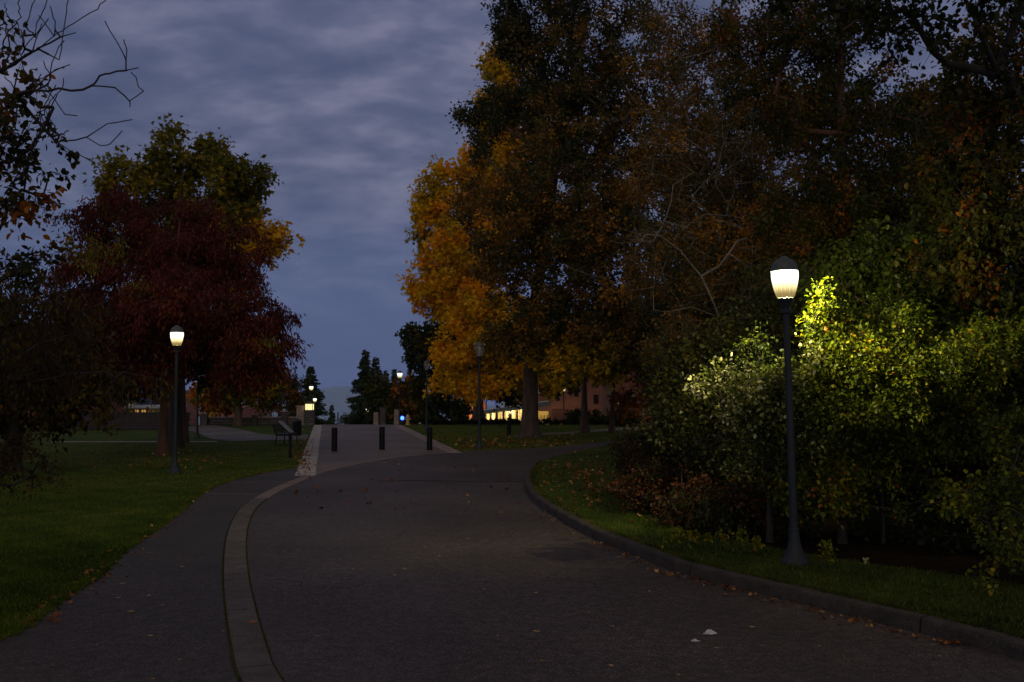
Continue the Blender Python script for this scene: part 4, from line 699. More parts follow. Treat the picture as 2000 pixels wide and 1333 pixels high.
litter('scattered_leaves', 'tiny tan leaves scattered over the far half of the road', x, y, np.full(len(x), .012), .085, 10)
# larger leaves lying singly, each an object
def lobed(s):
    m = MB(); out = []
    for i, (r, t) in enumerate([(.12, -90), (.42, -50), (.3, -30), (.62, -5), (.36, 18), (.7, 40), (.34, 62), (.78, 90), (.34, 118), (.7, 140), (.36, 162), (.62, 185), (.3, 210), (.42, 230)]):
        a = math.radians(t); out.append((r * math.cos(a) * s, r * math.sin(a) * s, s * .22 * abs(r - .4) * (1 if i % 3 else .3) + .002))
    n = len(out); m.add([(0, 0, .004)] + out, [(0, 1 + i, 1 + (i + 1) % n) for i in range(n)])
    m.tube([(0, -.1 * s, .004), (.05 * s, -.5 * s, .006), (.02 * s, -.8 * s, .012)], .0015, 4); return m
lm1 = surf('dry_leaf', [(.3, (.22, .09, .035)), (.7, (.42, .24, .09))], scale=20, rough=.7)
lm2 = surf('orange_leaf', [(.3, (.3, .08, .02)), (.7, (.48, .15, .03))], scale=20, rough=.7)
lm3 = surf('tan_leaf', [(.3, (.36, .22, .1)), (.7, (.52, .36, .17))], scale=20, rough=.7)
def one(px, py, s, mat, label, z=.012, group=None, cache={}):
    key = (mat.name,)
    if key not in cache: cache[key] = lobed(1.0).mesh('fallen_leaf', mat)
    x, y = g(px, py, z); o = bpy.data.objects.new('fallen_leaf', cache[key]); link(o); o.location = (x, y, z + .001); o.scale = (s, s * random.uniform(.6, 1), s * random.uniform(.7, 1.3)); o.rotation_euler = (0, 0, random.uniform(0, 6.28)); return tag(o, label, 'leaf', group)
one(494, 1216, .085, lm2, 'orange brown lobed leaf lying on the paver band', .028)
one(1161, 1062, .11, lm2, 'large orange leaf lying on the road near the kerb bend')
one(1316, 1112, .11, lm2, 'curled orange leaf against the kerb, left of the one beside it'); one(1362, 1126, .11, lm2, 'curled orange leaf in the gutter, right one of a pair')
one(980, 1001, .12, lm2, 'orange leaf lying flat near the middle of the road')
one(1048, 1233, .07, lm3, 'pale tan leaf alone on the near road, left of the white scraps')
one(255, 1195, .065, lm3, 'pale tan upright leaf on the near left sidewalk')
gr = 'small leaves lying singly on the road'
for px, py in ((557, 1159), (620, 1242), (555, 1077), (583, 1074), (690, 1112), (790, 1112), (830, 1069), (770, 1124), (944, 1151), (972, 1242), (1103, 1050), (1046, 1158), (1196, 1223), (1150, 1196), (1269, 1155), (1040, 1013), (912, 1053), (900, 1003), (858, 1086), (1410, 1145), (1400, 1265), (1325, 1318), (1600, 1262), (1680, 1210), (1560, 1185), (1700, 1214), (1753, 1222), (1838, 1252), (1835, 1282), (1870, 1275), (1665, 1210), (1470, 1225), (1195, 1300), (1060, 1290)):
    one(px, py, random.uniform(.03, .055), random.choice([lm1, lm3, lm3]), 'small dry leaf lying singly on the dark road', group=gr)
gr = 'small leaves lying singly on the left sidewalk'
for px, py in ((310, 1044), (290, 1080), (296, 1093), (252, 1107), (322, 1028), (318, 1182), (292, 1163), (230, 1168), (350, 1289), (300, 1326), (113, 1210), (97, 1203), (437, 1233), (355, 1107), (188, 1260), (293, 1242), (240, 1140), (431, 1085)):
    one(px, py, random.uniform(.035, .06), random.choice([lm1, lm3]), 'small dry leaf lying singly on the left sidewalk', .006, gr)
# white scraps
for px, py, s, lb in ((1386, 1242, .075, 'larger crumpled white scrap lying on the road'), (1357, 1256, .045, 'smaller white scrap on the road beside the larger one')):
    m = MB(); n = 14; rr = np.random.default_rng(int(px)); vs = [(0, 0, .3)]
    for ring, (r0, z0) in enumerate(((.5, .5), (1, .12))):
        for i in range(n):
            t = 6.283 * i / n; r = r0 * (.55 + .8 * rr.random() * (1 if i % 2 else .7)); vs.append((r * math.cos(t), r * .55 * math.sin(t), z0 * (.4 + rr.random())))
    m.add(vs, [(0, 1 + i, 1 + (i + 1) % n) for i in range(n)] + [(1 + i, 1 + n + i, 1 + n + (i + 1) % n, 1 + (i + 1) % n) for i in range(n)])
    o = m.build('paper_scrap', M['paper']); x, y = g(px, py); o.location = (x, y, .0115); o.scale = (s, s, s * .8); o.rotation_euler = (0, 0, rr.random() * .6); tag(o, lb, 'litter')
# small weeds on the verge
gw = 'leafy weeds on the raised verge'
for i, (px, py, h, lb) in enumerate(((1320, 1076, .26, 'yellow green weed nearest the kerb bend'), (1352, 1066, .16, 'small weed sprig between two larger weeds on the verge'), (1432, 1082, .3, 'largest yellow green weed on the verge left of the lamp base'), (1470, 1088, .2, 'low leafy weed just left of the lamp base'), (1612, 1112, .34, 'upright leafy sprig right of the lamp base'), (1385, 1072, .14, 'tiny weed in the verge grass mid way to the lamp'), (1690, 1117, .12, 'low white flowered weed on the verge right of the lamp'))):
    x, y = g(px, py, vz); b = [dict(c=np.array([x, y, vz + h * .55]), r=np.array([h * .55 if i != 4 else .04, h * .4 if i != 4 else .04, h * .5]), tone=(.5, .85) if i < 6 else (.8, 1), w=1.)]
    tree('verge_weed', lb, 'weed', [(x, y, vz), (x, y, vz + h * .3), (x, y, vz + h * .8)], b, 14, 150 if i < 6 else 90, .045 if i < 6 else .02, 'oval', LM['shrub'] if i < 6 else LM['pale'], 'twig', 120 + i, cr_=h * .3, droop=-.1, ntwig=4, tr0=.004, tip=.0012, seg=.06, group=gw, parts=('stem', 'foliage'), spread=.3)

# ------------------------------------------------------------------ lamp posts
def glass(name, lit):
    m, nt, out = newmat(name); L = nt.links.new; N = nt.nodes.new
    tc = N('ShaderNodeTexCoord'); sx = N('ShaderNodeSeparateXYZ'); L(tc.outputs['Object'], sx.inputs[0])
    tr = N('ShaderNodeBsdfTransparent')
    if lit:
        # ribbed refractor: glows strongest near the hood, streaked lower down
        at2 = N('ShaderNodeMath'); at2.operation = 'ARCTAN2'; L(sx.outputs[1], at2.inputs[0]); L(sx.outputs[0], at2.inputs[1])
        mu = N('ShaderNodeMath'); mu.operation = 'MULTIPLY'; mu.inputs[1].default_value = 5.0; L(at2.outputs[0], mu.inputs[0])
        no = N('ShaderNodeTexNoise'); no.noise_dimensions = '1D'; no.inputs['Scale'].default_value = 2.6; no.inputs['Detail'].default_value = 3; L(mu.outputs[0], no.inputs['W'])
        mr = N('ShaderNodeMapRange'); mr.inputs[1].default_value = 3.27; mr.inputs[2].default_value = 3.52; mr.inputs[3].default_value = 0; mr.inputs[4].default_value = 1; L(sx.outputs[2], mr.inputs[0])
        ad = N('ShaderNodeMath'); ad.operation = 'MULTIPLY_ADD'; ad.inputs[1].default_value = .6; L(no.outputs['Fac'], ad.inputs[0]); L(mr.outputs[0], ad.inputs[2])
        rs = ramp(nt, [(.38, (.5, .36, .12)), (.6, (.95, .74, .32)), (.9, (1, .93, .62)), (1, (1, .98, .85))]); L(ad.outputs[0], rs.inputs[0])
        st = N('ShaderNodeMapRange'); st.inputs[1].default_value = .3; st.inputs[2].default_value = 1.3; st.inputs[3].default_value = .6; st.inputs[4].default_value = 2.4; L(ad.outputs[0], st.inputs[0])
        e = N('ShaderNodeEmission'); L(rs.outputs[0], e.inputs[0]); L(st.outputs[0], e.inputs[1])
        op = N('ShaderNodeMapRange'); op.inputs[1].default_value = 3.31; op.inputs[2].default_value = 3.40; op.inputs[3].default_value = .96; op.inputs[4].default_value = .4; L(sx.outputs[2], op.inputs[0])
        mx = N('ShaderNodeMixShader'); sd_ = N('ShaderNodeMapRange'); sd_.inputs[1].default_value = .0; sd_.inputs[2].default_value = .05; sd_.inputs[3].default_value = .985; sd_.inputs[4].default_value = 0; L(sx.outputs[1], sd_.inputs[0])  # road-facing half made near opaque, shaped to keep lamplight off the road
        mxx = N('ShaderNodeMath'); mxx.operation = 'MAXIMUM'; L(op.outputs[0], mxx.inputs[0]); L(sd_.outputs[0], mxx.inputs[1]); L(mxx.outputs[0], mx.inputs[0]); L(tr.outputs[0], mx.inputs[1]); L(e.outputs[0], mx.inputs[2]); L(mx.outputs[0], out.inputs[0])
    else:
        d = N('ShaderNodeBsdfDiffuse'); d.inputs[0].default_value = (.3, .3, .32, 1); tl = N('ShaderNodeBsdfTranslucent'); tl.inputs[0].default_value = (.5, .5, .5, 1)
        gl = N('ShaderNodeBsdfGlossy'); gl.inputs['Roughness'].default_value = .15; a1 = N('ShaderNodeMixShader'); a1.inputs[0].default_value = .5; L(d.outputs[0], a1.inputs[1]); L(tl.outputs[0], a1.inputs[2])
        a2 = N('ShaderNodeMixShader'); a2.inputs[0].default_value = .2; L(a1.outputs[0], a2.inputs[1]); L(gl.outputs[0], a2.inputs[2])
        mx = N('ShaderNodeMixShader'); mx.inputs[0].default_value = .45; L(tr.outputs[0], mx.inputs[1]); L(a2.outputs[0], mx.inputs[2]); L(mx.outputs[0], out.inputs[0])
    return m
GL, GU = glass('lit_refractor', True), glass('unlit_refractor', False)
LH = 3.70
p_base = MB().lathe([(.172, 0), (.172, .022), (.158, .04), (.13, .09), (.102, .15), (.08, .22), (.066, .3), (.058, .4), (.062, .405), (.062, .42), (.052, .43)], 24).mesh('base', M['metal'], True)
p_pole = MB().lathe([(.051, .425), (.049, .6), (.039, 3.02), (.039, 3.05)], 48, rib=.03, nr=12).mesh('pole', M['metal'], True)
p_coll = MB().lathe([(.043, 3.04), (.07, 3.05), (.072, 3.075), (.055, 3.09), (.06, 3.13), (.082, 3.17), (.086, 3.185), (.1, 3.2), (.104, 3.225), (.094, 3.235)], 32).mesh('collar', M['metal'], True)
gprof = [(.096, 3.235), (.112, 3.27), (.131, 3.33), (.146, 3.39), (.157, 3.45), (.163, 3.51), (.162, 3.555), (.155, 3.58)]
p_glob = [MB().lathe(gprof, 96, rib=.012, nr=24, cap=False).mesh('globe', q, True) for q in (GL, GU)]
p_hood = MB().lathe([(.150, 3.566), (.168, 3.568), (.169, 3.585), (.163, 3.592), (.158, 3.62), (.146, 3.655), (.125, 3.685), (.094, 3.708), (.062, 3.72), (.056, 3.735), (.034, 3.75), (.004, 3.754)], 32).mesh('hood', M['cap'], True)
p_bulb = MB().lathe([(.012, 3.24), (.014, 3.33), (.03, 3.36), (.036, 3.42), (.03, 3.47), (.01, 3.5)], 12).mesh('bulb', surf('dead_bulb', [(.3, (.5, .42, .34)), (.7, (.6, .5, .4))]), True)
p_hatch = MB().box((0, -.075, .2), (.07, .01, .16), bev=.004).mesh('hatch', M['metal'])
def lamp(x, y, z, label, lit=True, power=40, lean=0, k=1.0, group='campus lamp posts'):
    root = empty('lamp_post', (x, y, z), 0, label, 'lamp post', group); root.rotation_euler = (0, lean, 0); root.scale = (k, k, k)
    for nme, me in (('base', p_base), ('pole', p_pole), ('collar', p_coll), ('globe', p_glob[0 if lit else 1]), ('hood', p_hood)):
        link(bpy.data.objects.new(nme, me), root)
    if lit:
        ld = bpy.data.lights.new('lamp_light', 'POINT'); ld.energy = power; ld.color = (1, .92, .40); ld.shadow_soft_size = .03
        o = bpy.data.objects.new('lamp_light', ld); link(o, root); o.location = (0, 0, 3.50)
    else: link(bpy.data.objects.new('bulb', p_bulb), root)
    return root
def lpx(px, py, *a, z=0, **k):
    x, y = g(px, py, z); return lamp(x, y, z, *a, **k)
lpx(1553, 1101, 'near lit lamp post on the right verge before the shrubs', z=vz, power=820, lean=-.022, k=.928)
lpx(341, 924, 'lit lamp post standing on the left lawn before the red tree', power=26)
lpx(936, 878, 'unlit lamp post at the road edge of the right lawn', lit=False, k=1.03)
lpx(385, 856, 'lit lamp post behind the red tree leaves beside the footpath', power=160)
lpx(833, 841, 'unlit slender lamp post behind the right bollard', lit=False, k=1.0)
def lf(px, ytop, Y, label, power=25, k=1.0):
    q = at(px, ytop, Y); lamp(q[0], Y, zg(Y), label, power=power, k=(q[2] - zg(Y)) / 3.72)
lf(781, 725, 68.5, 'lit lamp post rising beside the standing stones at the crest')
lf(608, 752, 85, 'lit lamp above the lantern, the upper one of the pair', 25)
lf(615, 776, 95, 'lit lamp just above the lantern, the lower one of the pair', 25)
lf(718, 796, 105, 'small lit lamp below the tall spruces left of the stones', 25)
lf(702, 826, 130, 'lamp whose lit globe just clears the road crest', 25)
lf(485, 787, 98, 'small lit lamp above the left stone wall', 30)
lf(883, 788, 100, 'small lit lamp under the golden maple beside the warm wall', 60)
lf(1101, 754, 86, 'upper lit lamp before the brick building on the right', 45)
lf(1108, 776, 95, 'lower lit lamp before the brick building on the right', 45)

# ------------------------------------------------------------------ street furniture
gbol = 'black bollards across the road'
bb = MB().lathe([(.1, 0), (.1, .8), (.096, .803), (.1, .81), (.1, .83), (.092, .845), (.05, .853), (.002, .855)], 28).mesh('post', M['black'], True)
br = MB().lathe([(.125, 0), (.125, .012), (.103, .02)], 28, cap=True).mesh('base_ring', M['paver_far'], True)
bs = MB().lathe([(.1015, .70), (.1015, .715)], 28, cap=False).mesh('band', M['metal'], True)
for px, py, k, lb in ((653, 882, .96, 'leftmost black bollard on the road'), (746, 880, .97, 'middle black bollard with a pale ring at its foot'), (839, 880, .95, 'rightmost black bollard of the road row'), (994, 850, .95, 'black bollard standing alone on the right lawn')):
    x, y = g(px, py); r = empty('bollard', (x, y, .006), 0, lb, 'bollard', gbol if px < 900 else None); r.scale = (1, 1, k)
    link(bpy.data.objects.new('post', bb), r); link(bpy.data.objects.new('band', bs), r)
    if px == 746: link(bpy.data.objects.new('base_ring', br), r)
# litter bin
x, y = g(580, 851); r = empty('litter_bin', (x, y, .0), 0, 'black round litter bin with a conical lid on the left lawn', 'bin')
MB().lathe([(.19, 0), (.2, .03), (.205, .6), (.215, .61), (.215, .64), (.2, .645)], 28, rib=.02, nr=28).build('body', M['black'], r, True)
MB().lathe([(.225, .65), (.225, .68), (.16, .74), (.08, .79), (.01, .81)], 28).build('lid', M['metal'], r, True)
# bench seen from its end
x, y = g(548, 872); r = empty('park_bench', (x, y, 0), 0, 'dark park bench seen from its end on the left lawn', 'bench')
m = MB()
for i in range(5): m.box((-.12 + i * .1, .75, .43), (.08, 1.5, .03))
m.build('seat', M['black'], r)
m = MB()
for i in range(4): m.box((-.2 - i * .035, .75, .52 + i * .09), (.03, 1.5, .07), tilt=-.3)
m.build('backrest', M['black'], r)
for yy in (.05, 1.45):
    m = MB(); m.tube([(-.3, yy, .82), (-.22, yy, .5), (-.17, yy, .42), (-.2, yy, 0)], .022); m.tube([(-.19, yy, .41), (.3, yy, .41), (.3, yy, .2), (.33, yy, 0)], .022); m.tube([(-.22, yy, .62), (.1, yy, .64), (.3, yy, .6), (.3, yy, .41)], .018); m.build('leg', M['black'], r)
# interpretive sign
x, y = g(567, 895); r = empty('lectern_sign', (x, y, 0), 0, 'slanted information panel on a single post beside the left sidewalk', 'sign')
MB().box((0, 0, .39), (.09, .09, .78)).build('post', M['black'], r)
m = MB(); m.box((-.16, 0, .95), (.6, .62, .035), tilt=.74); m.build('frame', M['black'], r)
m = MB(); m.box((-.145, 0, .966), (.52, .54, .02), tilt=.74); m.build('panel', M['panel'], r)
# standing stones
def stone(px, Y, w, ytop, lb, slant=0, mat='stone', dx=.0, seed=1):
    x = at(px, 766, Y)[0]; zt = at(px, ytop, Y)[2]; z0 = zg(Y); h = zt - z0; W = w * Y / F; rr = np.random.default_rng(seed); m = MB(); ring = []
    for k in range(6):
        f = k / 5; z = -.05 + (h + .05) * f
        for sx, sy in ((-1, -1), (0, -1.08), (1, -1), (1.04, 0), (1, 1), (0, 1.05), (-1, 1), (-1.05, 0)):
            j = 1 + .05 * rr.normal(); ring.append((sx * W / 2 * j * (1 - .06 * f), sy * .17 * j, z - (slant * h * (sx + 1) / 2 if k == 5 else 0) + .012 * rr.normal()))
    m.add(ring, [(k * 8 + i, k * 8 + (i + 1) % 8, k * 8 + 8 + (i + 1) % 8, k * 8 + 8 + i) for k in range(5) for i in range(8)] + [tuple(range(40, 48))])
    o = m.build('standing_stone', M[mat]); o.location = (x, Y, z0); tag(o, lb, 'stone', 'standing stones at the crest'); return o
stone(735, 65, 9, 806, 'shortest pinkish standing stone, left of the dark one', seed=1)
stone(748, 64.5, 10.5, 795, 'dark standing stone with a slanted top in the middle', .12, 'darkstone', seed=2)
stone(775, 64, 9, 800, 'pinkish standing stone nearest the blue light', .03, seed=3)
# emergency phone with blue light
Y = 69; x = at(786, 766, Y)[0]; z0 = zg(Y); r = empty('emergency_phone', (x, Y, z0), 0, 'emergency phone post with a glowing blue light', 'phone post')
zb = at(786, 817, Y)[2] - z0
MB().box((0, 0, (zb - .12) / 2), (.16, .16, zb - .12), bev=.01).build('post', M['black'], r); MB().lathe([(.06, zb - .12), (.1, zb - .1), (.12, zb), (.1, zb + .1), (.03, zb + .13)], 20).build('beacon', M['blueglow'], r, True); MB().box((0, -.09, zb * .55), (.1, .02, .16)).build('call_box', M['panel'], r)
# hydrant
x, y = at(797, 766, 63)[0], 62.9; z0 = zg(y); r = empty('fire_hydrant', (x, y, z0), 0, 'pale yellow fire hydrant by the path edge near the crest', 'hydrant')
MB().lathe([(.15, 0), (.15, .05), (.1, .07), (.1, .42), (.13, .44), (.13, .49), (.11, .5)], 20).build('barrel', M['hyd'], r, True)
MB().lathe([(.12, .5), (.105, .57), (.06, .62), (.025, .64), (.025, .68), (.005, .69)], 20).build('bonnet', M['hyd'], r, True)
for dx, rad in ((-1, .05), (1, .05)):
    m = MB(); m.tube([(dx * .09, 0, .36), (dx * .17, 0, .36)], rad, 12); m.tube([(dx * .17, 0, .36), (dx * .185, 0, .36)], rad * 1.25, 6); m.build('nozzle', M['hyd'], r)
# wooden post on the right lawn
x, y = g(1134, 845); m = MB(); m.box((0, 0, .4), (.13, .13, .84), taper=.95, bev=.01); o = m.build('wooden_post', M['wood']); o.location = (x, y, 0); tag(o, 'short wooden post left of the slender trunk on the right lawn', 'post')
# ------------------------------------------------------------------ stone wall, lantern, steps
Y = 63; x0, x1 = at(396, 766, Y)[0], at(600, 766, Y)[0]
r = empty('stone_wall', ((x0 + x1) / 2, Y, 0), 0, 'long low stone wall behind the left lawn', 'wall')
W = x1 - x0; MB().box((0, 0, .2), (W, .35, .46)).build('wall', M['drystone'], r)
m = MB(); n = 9
for i in range(n): m.box((-W / 2 + W * (i + .5) / n, 0, .46), (W / n - .01, .44, .06), bev=.01)
m.build('coping', M['stone'], r)
gp = 'stone piers of the left wall'
for px, yt, w, lb in ((400, 806, 14, 'low stone pier at the left end of the wall'), (498, 808, 10, 'small stone pier in the middle of the wall'), (556, 802, 11, 'narrow stone pier between middle pier and tall pink pier'), (588, 792, 14, 'tall pink stone pier left of the lit lantern')):
    x = at(px, 766, 62.7)[0]; zt = at(px, yt, 62.7)[2]; r = empty('stone_pier', (x, 62.7, -.02), 0, lb, 'pier', gp); w = w * 62.7 / F
    MB().box((0, 0, (zt - .07) / 2), (w, w, zt - .07)).build('shaft', M['stone' if px in (588,) else 'darkstone'], r); MB().box((0, 0, zt - .035), (w + .08, w + .08, .07), taper=.9).build('cap', M['stone'], r)
x = at(605, 766, 62.4)[0]; zs = at(605, 801, 62.4)[2]; r = empty('lantern_pier', (x, 62.4, -.02), 0, 'stone gate pier carrying a lit square lantern', 'lantern')
MB().box((0, 0, zs / 2), (.6, .6, zs)).build('pier', M['drystone'], r)
m = MB(); hb = .37; m.box((0, 0, zs + .02 + hb / 2), (.44, .44, hb)); m.build('lantern_glass', M['lantern'], r)
m = MB(); m.box((0, 0, zs + .012), (.56, .56, .02))
for sx in (-1, 1):
    for sy in (-1, 1): m.box((sx * .235, sy * .235, zs + .02 + hb / 2), (.03, .03, hb))
for s_ in (-.08, .08): m.box((s_, -.228, zs + .02 + hb / 2), (.012, .01, hb))
m.build('lantern_frame', M['black'], r)
MB().box((0, 0, zs + hb + .1), (.62, .62, .16), taper=.25).build('lantern_roof', M['darkstone'], r)
# steps
Y = 54; xa, xb = at(70, 766, Y)[0], at(366, 766, Y)[0]; r = empty('stone_steps', ((xa + xb) / 2, Y, 0), 0, 'wide dark stone steps behind the left lawn', 'steps')
for i in range(6): MB().box(((i % 2) * .04, i * .5 + (6 - i) * .25 * 0, .075 + i * .15), (xb - xa - i * .3, .56, .15), bev=.012).build('step', M['stepstone'], r)
# ------------------------------------------------------------------ buildings
def wall_building(name, label, px0, px1, Y, ytop0, ytop1, mat, depth=8, wins=(), roofmat=None, z0=None, win_mat='glassdark'):
    """block with a front wall towards the camera; roof line from ytop0 to ytop1"""
    z0 = zg(Y) - .1 if z0 is None else z0; x0, x1 = at(px0, 766, Y)[0], at(px1, 766, Y)[0]; za, zb_ = at(px0, ytop0, Y)[2] - z0, at(px1, ytop1, Y)[2] - z0
    r = empty(name, (x0, Y, z0), 0, label, 'building'); W = x1 - x0; m = MB()
    m.add([(0, 0, 0), (W, 0, 0), (W, 0, zb_), (0, 0, za), (0, depth, 0), (W, depth, 0), (W, depth, zb_), (0, depth, za)], [(0, 1, 2, 3), (5, 4, 7, 6), (4, 0, 3, 7), (1, 5, 6, 2), (3, 2, 6, 7)])
    m.build('wall', M[mat], r)
    if roofmat:
        m = MB(); t = .18; o_ = .35
        m.add([(-o_, -o_, za + .003), (W + o_, -o_, zb_ + .003), (W + o_, depth + o_, zb_ + .003), (-o_, depth + o_, za + .003), (-o_, -o_, za + t), (W + o_, -o_, zb_ + t), (W + o_, depth + o_, zb_ + t), (-o_, depth + o_, za + t)], [(3, 2, 1, 0), (4, 5, 6, 7), (0, 1, 5, 4), (1, 2, 6, 5), (2, 3, 7, 6), (3, 0, 4, 7)])
        m.build('roof', M[roofmat], r)
    for (u, v, w, h, wm) in wins:   # pixel rect
        p, q = at(u, v, Y), at(u + w, v + h, Y); ww, hh = q[0] - p[0], p[2] - q[2]; cx, cz = (p[0] + q[0]) / 2 - x0, (p[2] + q[2]) / 2 - z0
        f = MB(); t = .06; f.box((cx, -.03, cz + hh / 2), (ww + .1, .06, t)); f.box((cx, -.03, cz - hh / 2), (ww + .1, .06, t)); f.box((cx - ww / 2, -.028, cz), (t, .06, hh - t)); f.box((cx + ww / 2, -.028, cz), (t, .06, hh - t)); f.box((cx, -.026, cz), (.04, .05, hh - t))
        fo = f.build('window', M['black'], r); MB().box((cx, -.008, cz), (ww, .012, hh)).build('pane', M[wm], fo)
    return r
r = wall_building('brick_hall', 'pinkish brick hall with a pale sloping canopy behind the thick trunk', 985, 1250, 92, 792, 706, 'brick', 10, [(1160, 772, 8, 16, 'glassdark'), (1085, 768, 7, 10, 'glassdark'), (1122, 762, 7, 12, 'glassdark')], 'roofpale')
# canopy and cream columns
Y = 86; q0, q1 = at(944, 802, Y), at(1076, 783, Y); z0 = zg(Y)
r = empty('entrance_canopy', (q0[0], Y, z0), 0, 'pale sloping canopy on a row of cream columns', 'canopy'); Wc = q1[0] - q0[0]; ha, hb_ = q0[2] - z0, q1[2] - z0
m = MB(); t = .28; m.add([(0, -.6, ha - t), (Wc, -.6, hb_ - t * 1.6), (Wc, 3, hb_ - t * 1.6), (0, 3, ha - t), (0, -.6, ha), (Wc, -.6, hb_), (Wc, 3, hb_), (0, 3, ha)], [(3, 2, 1, 0), (4, 5, 6, 7), (0, 1, 5, 4), (1, 2, 6, 5), (2, 3, 7, 6), (3, 0, 4, 7)]); m.build('roof', M['roofpale'], r)
ccol = brick('spotted_column', (.55, .47, .28), (.5, .42, .25), (.5, .42, .25)); 
def spotted():
    m, nt, out = newmat('spotted_cream'); L = nt.links.new; p = nt.nodes.new('ShaderNodeBsdfPrincipled'); tc = nt.nodes.new('ShaderNodeTexCoord'); v = nt.nodes.new('ShaderNodeTexVoronoi'); v.inputs['Scale'].default_value = 2.6
    r_ = ramp(nt, [(0, (.12, .05, .03)), (.19, (.12, .05, .03)), (.22, (.6, .52, .3))]); L(tc.outputs['Object'], v.inputs['Vector']); L(v.outputs['Distance'], r_.inputs[0]); L(r_.outputs[0], p.inputs['Base Color']); L(p.outputs[0], out.inputs[0]); p.inputs['Roughness'].default_value = .7; return m
SPm = spotted()
for px in (952, 964, 977, 989, 1004, 1016, 1030):
    x = at(px, 766, Y)[0] - q0[0]; hh = ha + (hb_ - ha) * x / Wc - t - .06
    MB().lathe([(.19, 0), (.19, hh)], 20, c=(x, .3, 0)).build('column', SPm, r, True)
MB().box((Wc * .36, 2.9, ha * .47), (Wc * .72, .15, ha * .94)).build('glazing', M['glassdark'], r)
MB().box((Wc * .86, 2.6, ha * .45), (Wc * .24, .2, ha * .95)).build('entrance_wall', M['yellow'], r)
fo = MB(); 
for i in range(5): fo.box((Wc * .77 + i * .28, 2.45, ha * .36), (.05, .06, ha * .72))
fo.build('door_frame', M['black'], r)
for fr, en in ((.12, 40), (.4, 44), (.66, 50), (.86, 44)):
    hz_ = ha + (hb_ - ha) * fr - t * 1.3
    ld = bpy.data.lights.new('canopy_light', 'POINT'); ld.energy = en; ld.color = (1, .74, .38); ld.shadow_soft_size = .08; o = bpy.data.objects.new('canopy_light', ld); link(o, r); o.location = (Wc * fr, -.3 if fr < .7 else 1.2, hz_ - .22)
    MB().lathe([(.05, 0), (.07, .08), (.03, .14)], 10, c=(Wc * fr, -.3 if fr < .7 else 1.2, hz_ - .13)).build('downlight', M['black'], r)
r = wall_building('lit_annexe', 'low wall glowing warm orange left of the canopy columns', 905, 948, 92, 786, 786, 'brick', 5)
ld = bpy.data.lights.new('wall_light', 'POINT'); ld.energy = 230; ld.color = (1, .55, .2); ld.shadow_soft_size = .2; o = bpy.data.objects.new('wall_light', ld); link(o, r); o.location = (1.2, -1.3, 1.2)
wall_building('dark_brick_building', 'tall dark brick building behind the rusty tree', 1200, 1420, 74, 640, 600, 'brickdark', 10, [(1186 + 20, 783, 12, 9, 'warmdim'), (1240, 720, 12, 26, 'glassdark'), (1270, 720, 12, 26, 'glassdark')], 'darkstone', z0=-.6)
m = MB(); x0, x1 = at(1080, 766, 84)[0], at(1112, 766, 84)[0]; z0 = zg(84)
for i in range(16): m.box(((x1 - x0) * i / 15, 0, .55), (.04, .04, 1.1))
m.box(((x1 - x0) / 2, 0, 1.12), (x1 - x0 + .06, .06, .05)); m.box(((x1 - x0) / 2, 0, .2), (x1 - x0, .03, .04))
o = m.build('rusty_fence', M['barkred']); o.location = (x0, 84, z0 + .45); tag(o, 'short dark red railing before the pinkish brick hall', 'railing')
# left buildings
wall_building('left_brick_building', 'dark brick building behind the drooping shrub at far left', -120, 92, 60, 640, 640, 'brickdark', 12, [(20, 700, 14, 22, 'glassdark'), (60, 700, 14, 22, 'glassdark')], 'darkstone')
wall_building('canopy_building', 'low orange lit building with a blue grey roof seen under the red tree', 250, 302, 74, 798, 798, 'yellow', 6, [(262, 800, 10, 7, 'warmdim'), (276, 800, 10, 7, 'warmdim')], 'roofpale', z0=-.9)
wall_building('gable_building', 'brick gable wall rising above the low orange lit building', 235, 330, 90, 782, 762, 'brick', 8)
wall_building('glass_tower', 'dark glassy building with small lit windows behind the left shrub', 190, 246, 82, 700, 700, 'glassdark', 8, [(215, 755, 5, 7, 'warmwin'), (213, 763, 5, 8, 'warmwin'), (216, 731, 5, 4, 'warmwin'), (200, 800, 7, 5, 'warmwin'), (217, 792, 5, 4, 'warmwin')], 'darkstone')
wall_building('distant_brick_building', 'distant orange brick building behind the left stone wall', 425, 474, 84, 790, 796, 'brick', 8)
wall_building('pink_house', 'small pink walled building right of the distant orange brick one', 473, 500, 92, 796, 790, 'stone', 6, (), 'roofpale')
# ------------------------------------------------------------------ sky, sun
w = bpy.data.worlds.new('World'); sc.world = w; w.use_nodes = True; nt = w.node_tree; nt.nodes.clear(); N = nt.nodes.new; L = nt.links.new
out = N('ShaderNodeOutputWorld'); bg = N('ShaderNodeBackground'); L(bg.outputs[0], out.inputs[0])
SUN_EL, SUN_AZ = math.radians(1.5), math.radians(180)   # after-sunset glow behind the camera
sky = N('ShaderNodeTexSky'); sky.sky_type = 'NISHITA'; sky.sun_disc = False; sky.sun_elevation = SUN_EL; sky.sun_rotation = SUN_AZ; sky.air_density = 1; sky.dust_density = .6; sky.ozone_density = 3
tc = N('ShaderNodeTexCoord'); sx = N('ShaderNodeSeparateXYZ'); L(tc.outputs['Generated'], sx.inputs[0])
def mth(op, a, b=None, c=None):
    n = N('ShaderNodeMath'); n.operation = op
    for i, v in enumerate((a, b, c)):
        if v is None: continue
        if isinstance(v, (int, float)): n.inputs[i].default_value = v
        else: L(v, n.inputs[i])
    return n.outputs[0]
zc = mth('ADD', mth('MAXIMUM', sx.outputs[2], 0.0), .34)
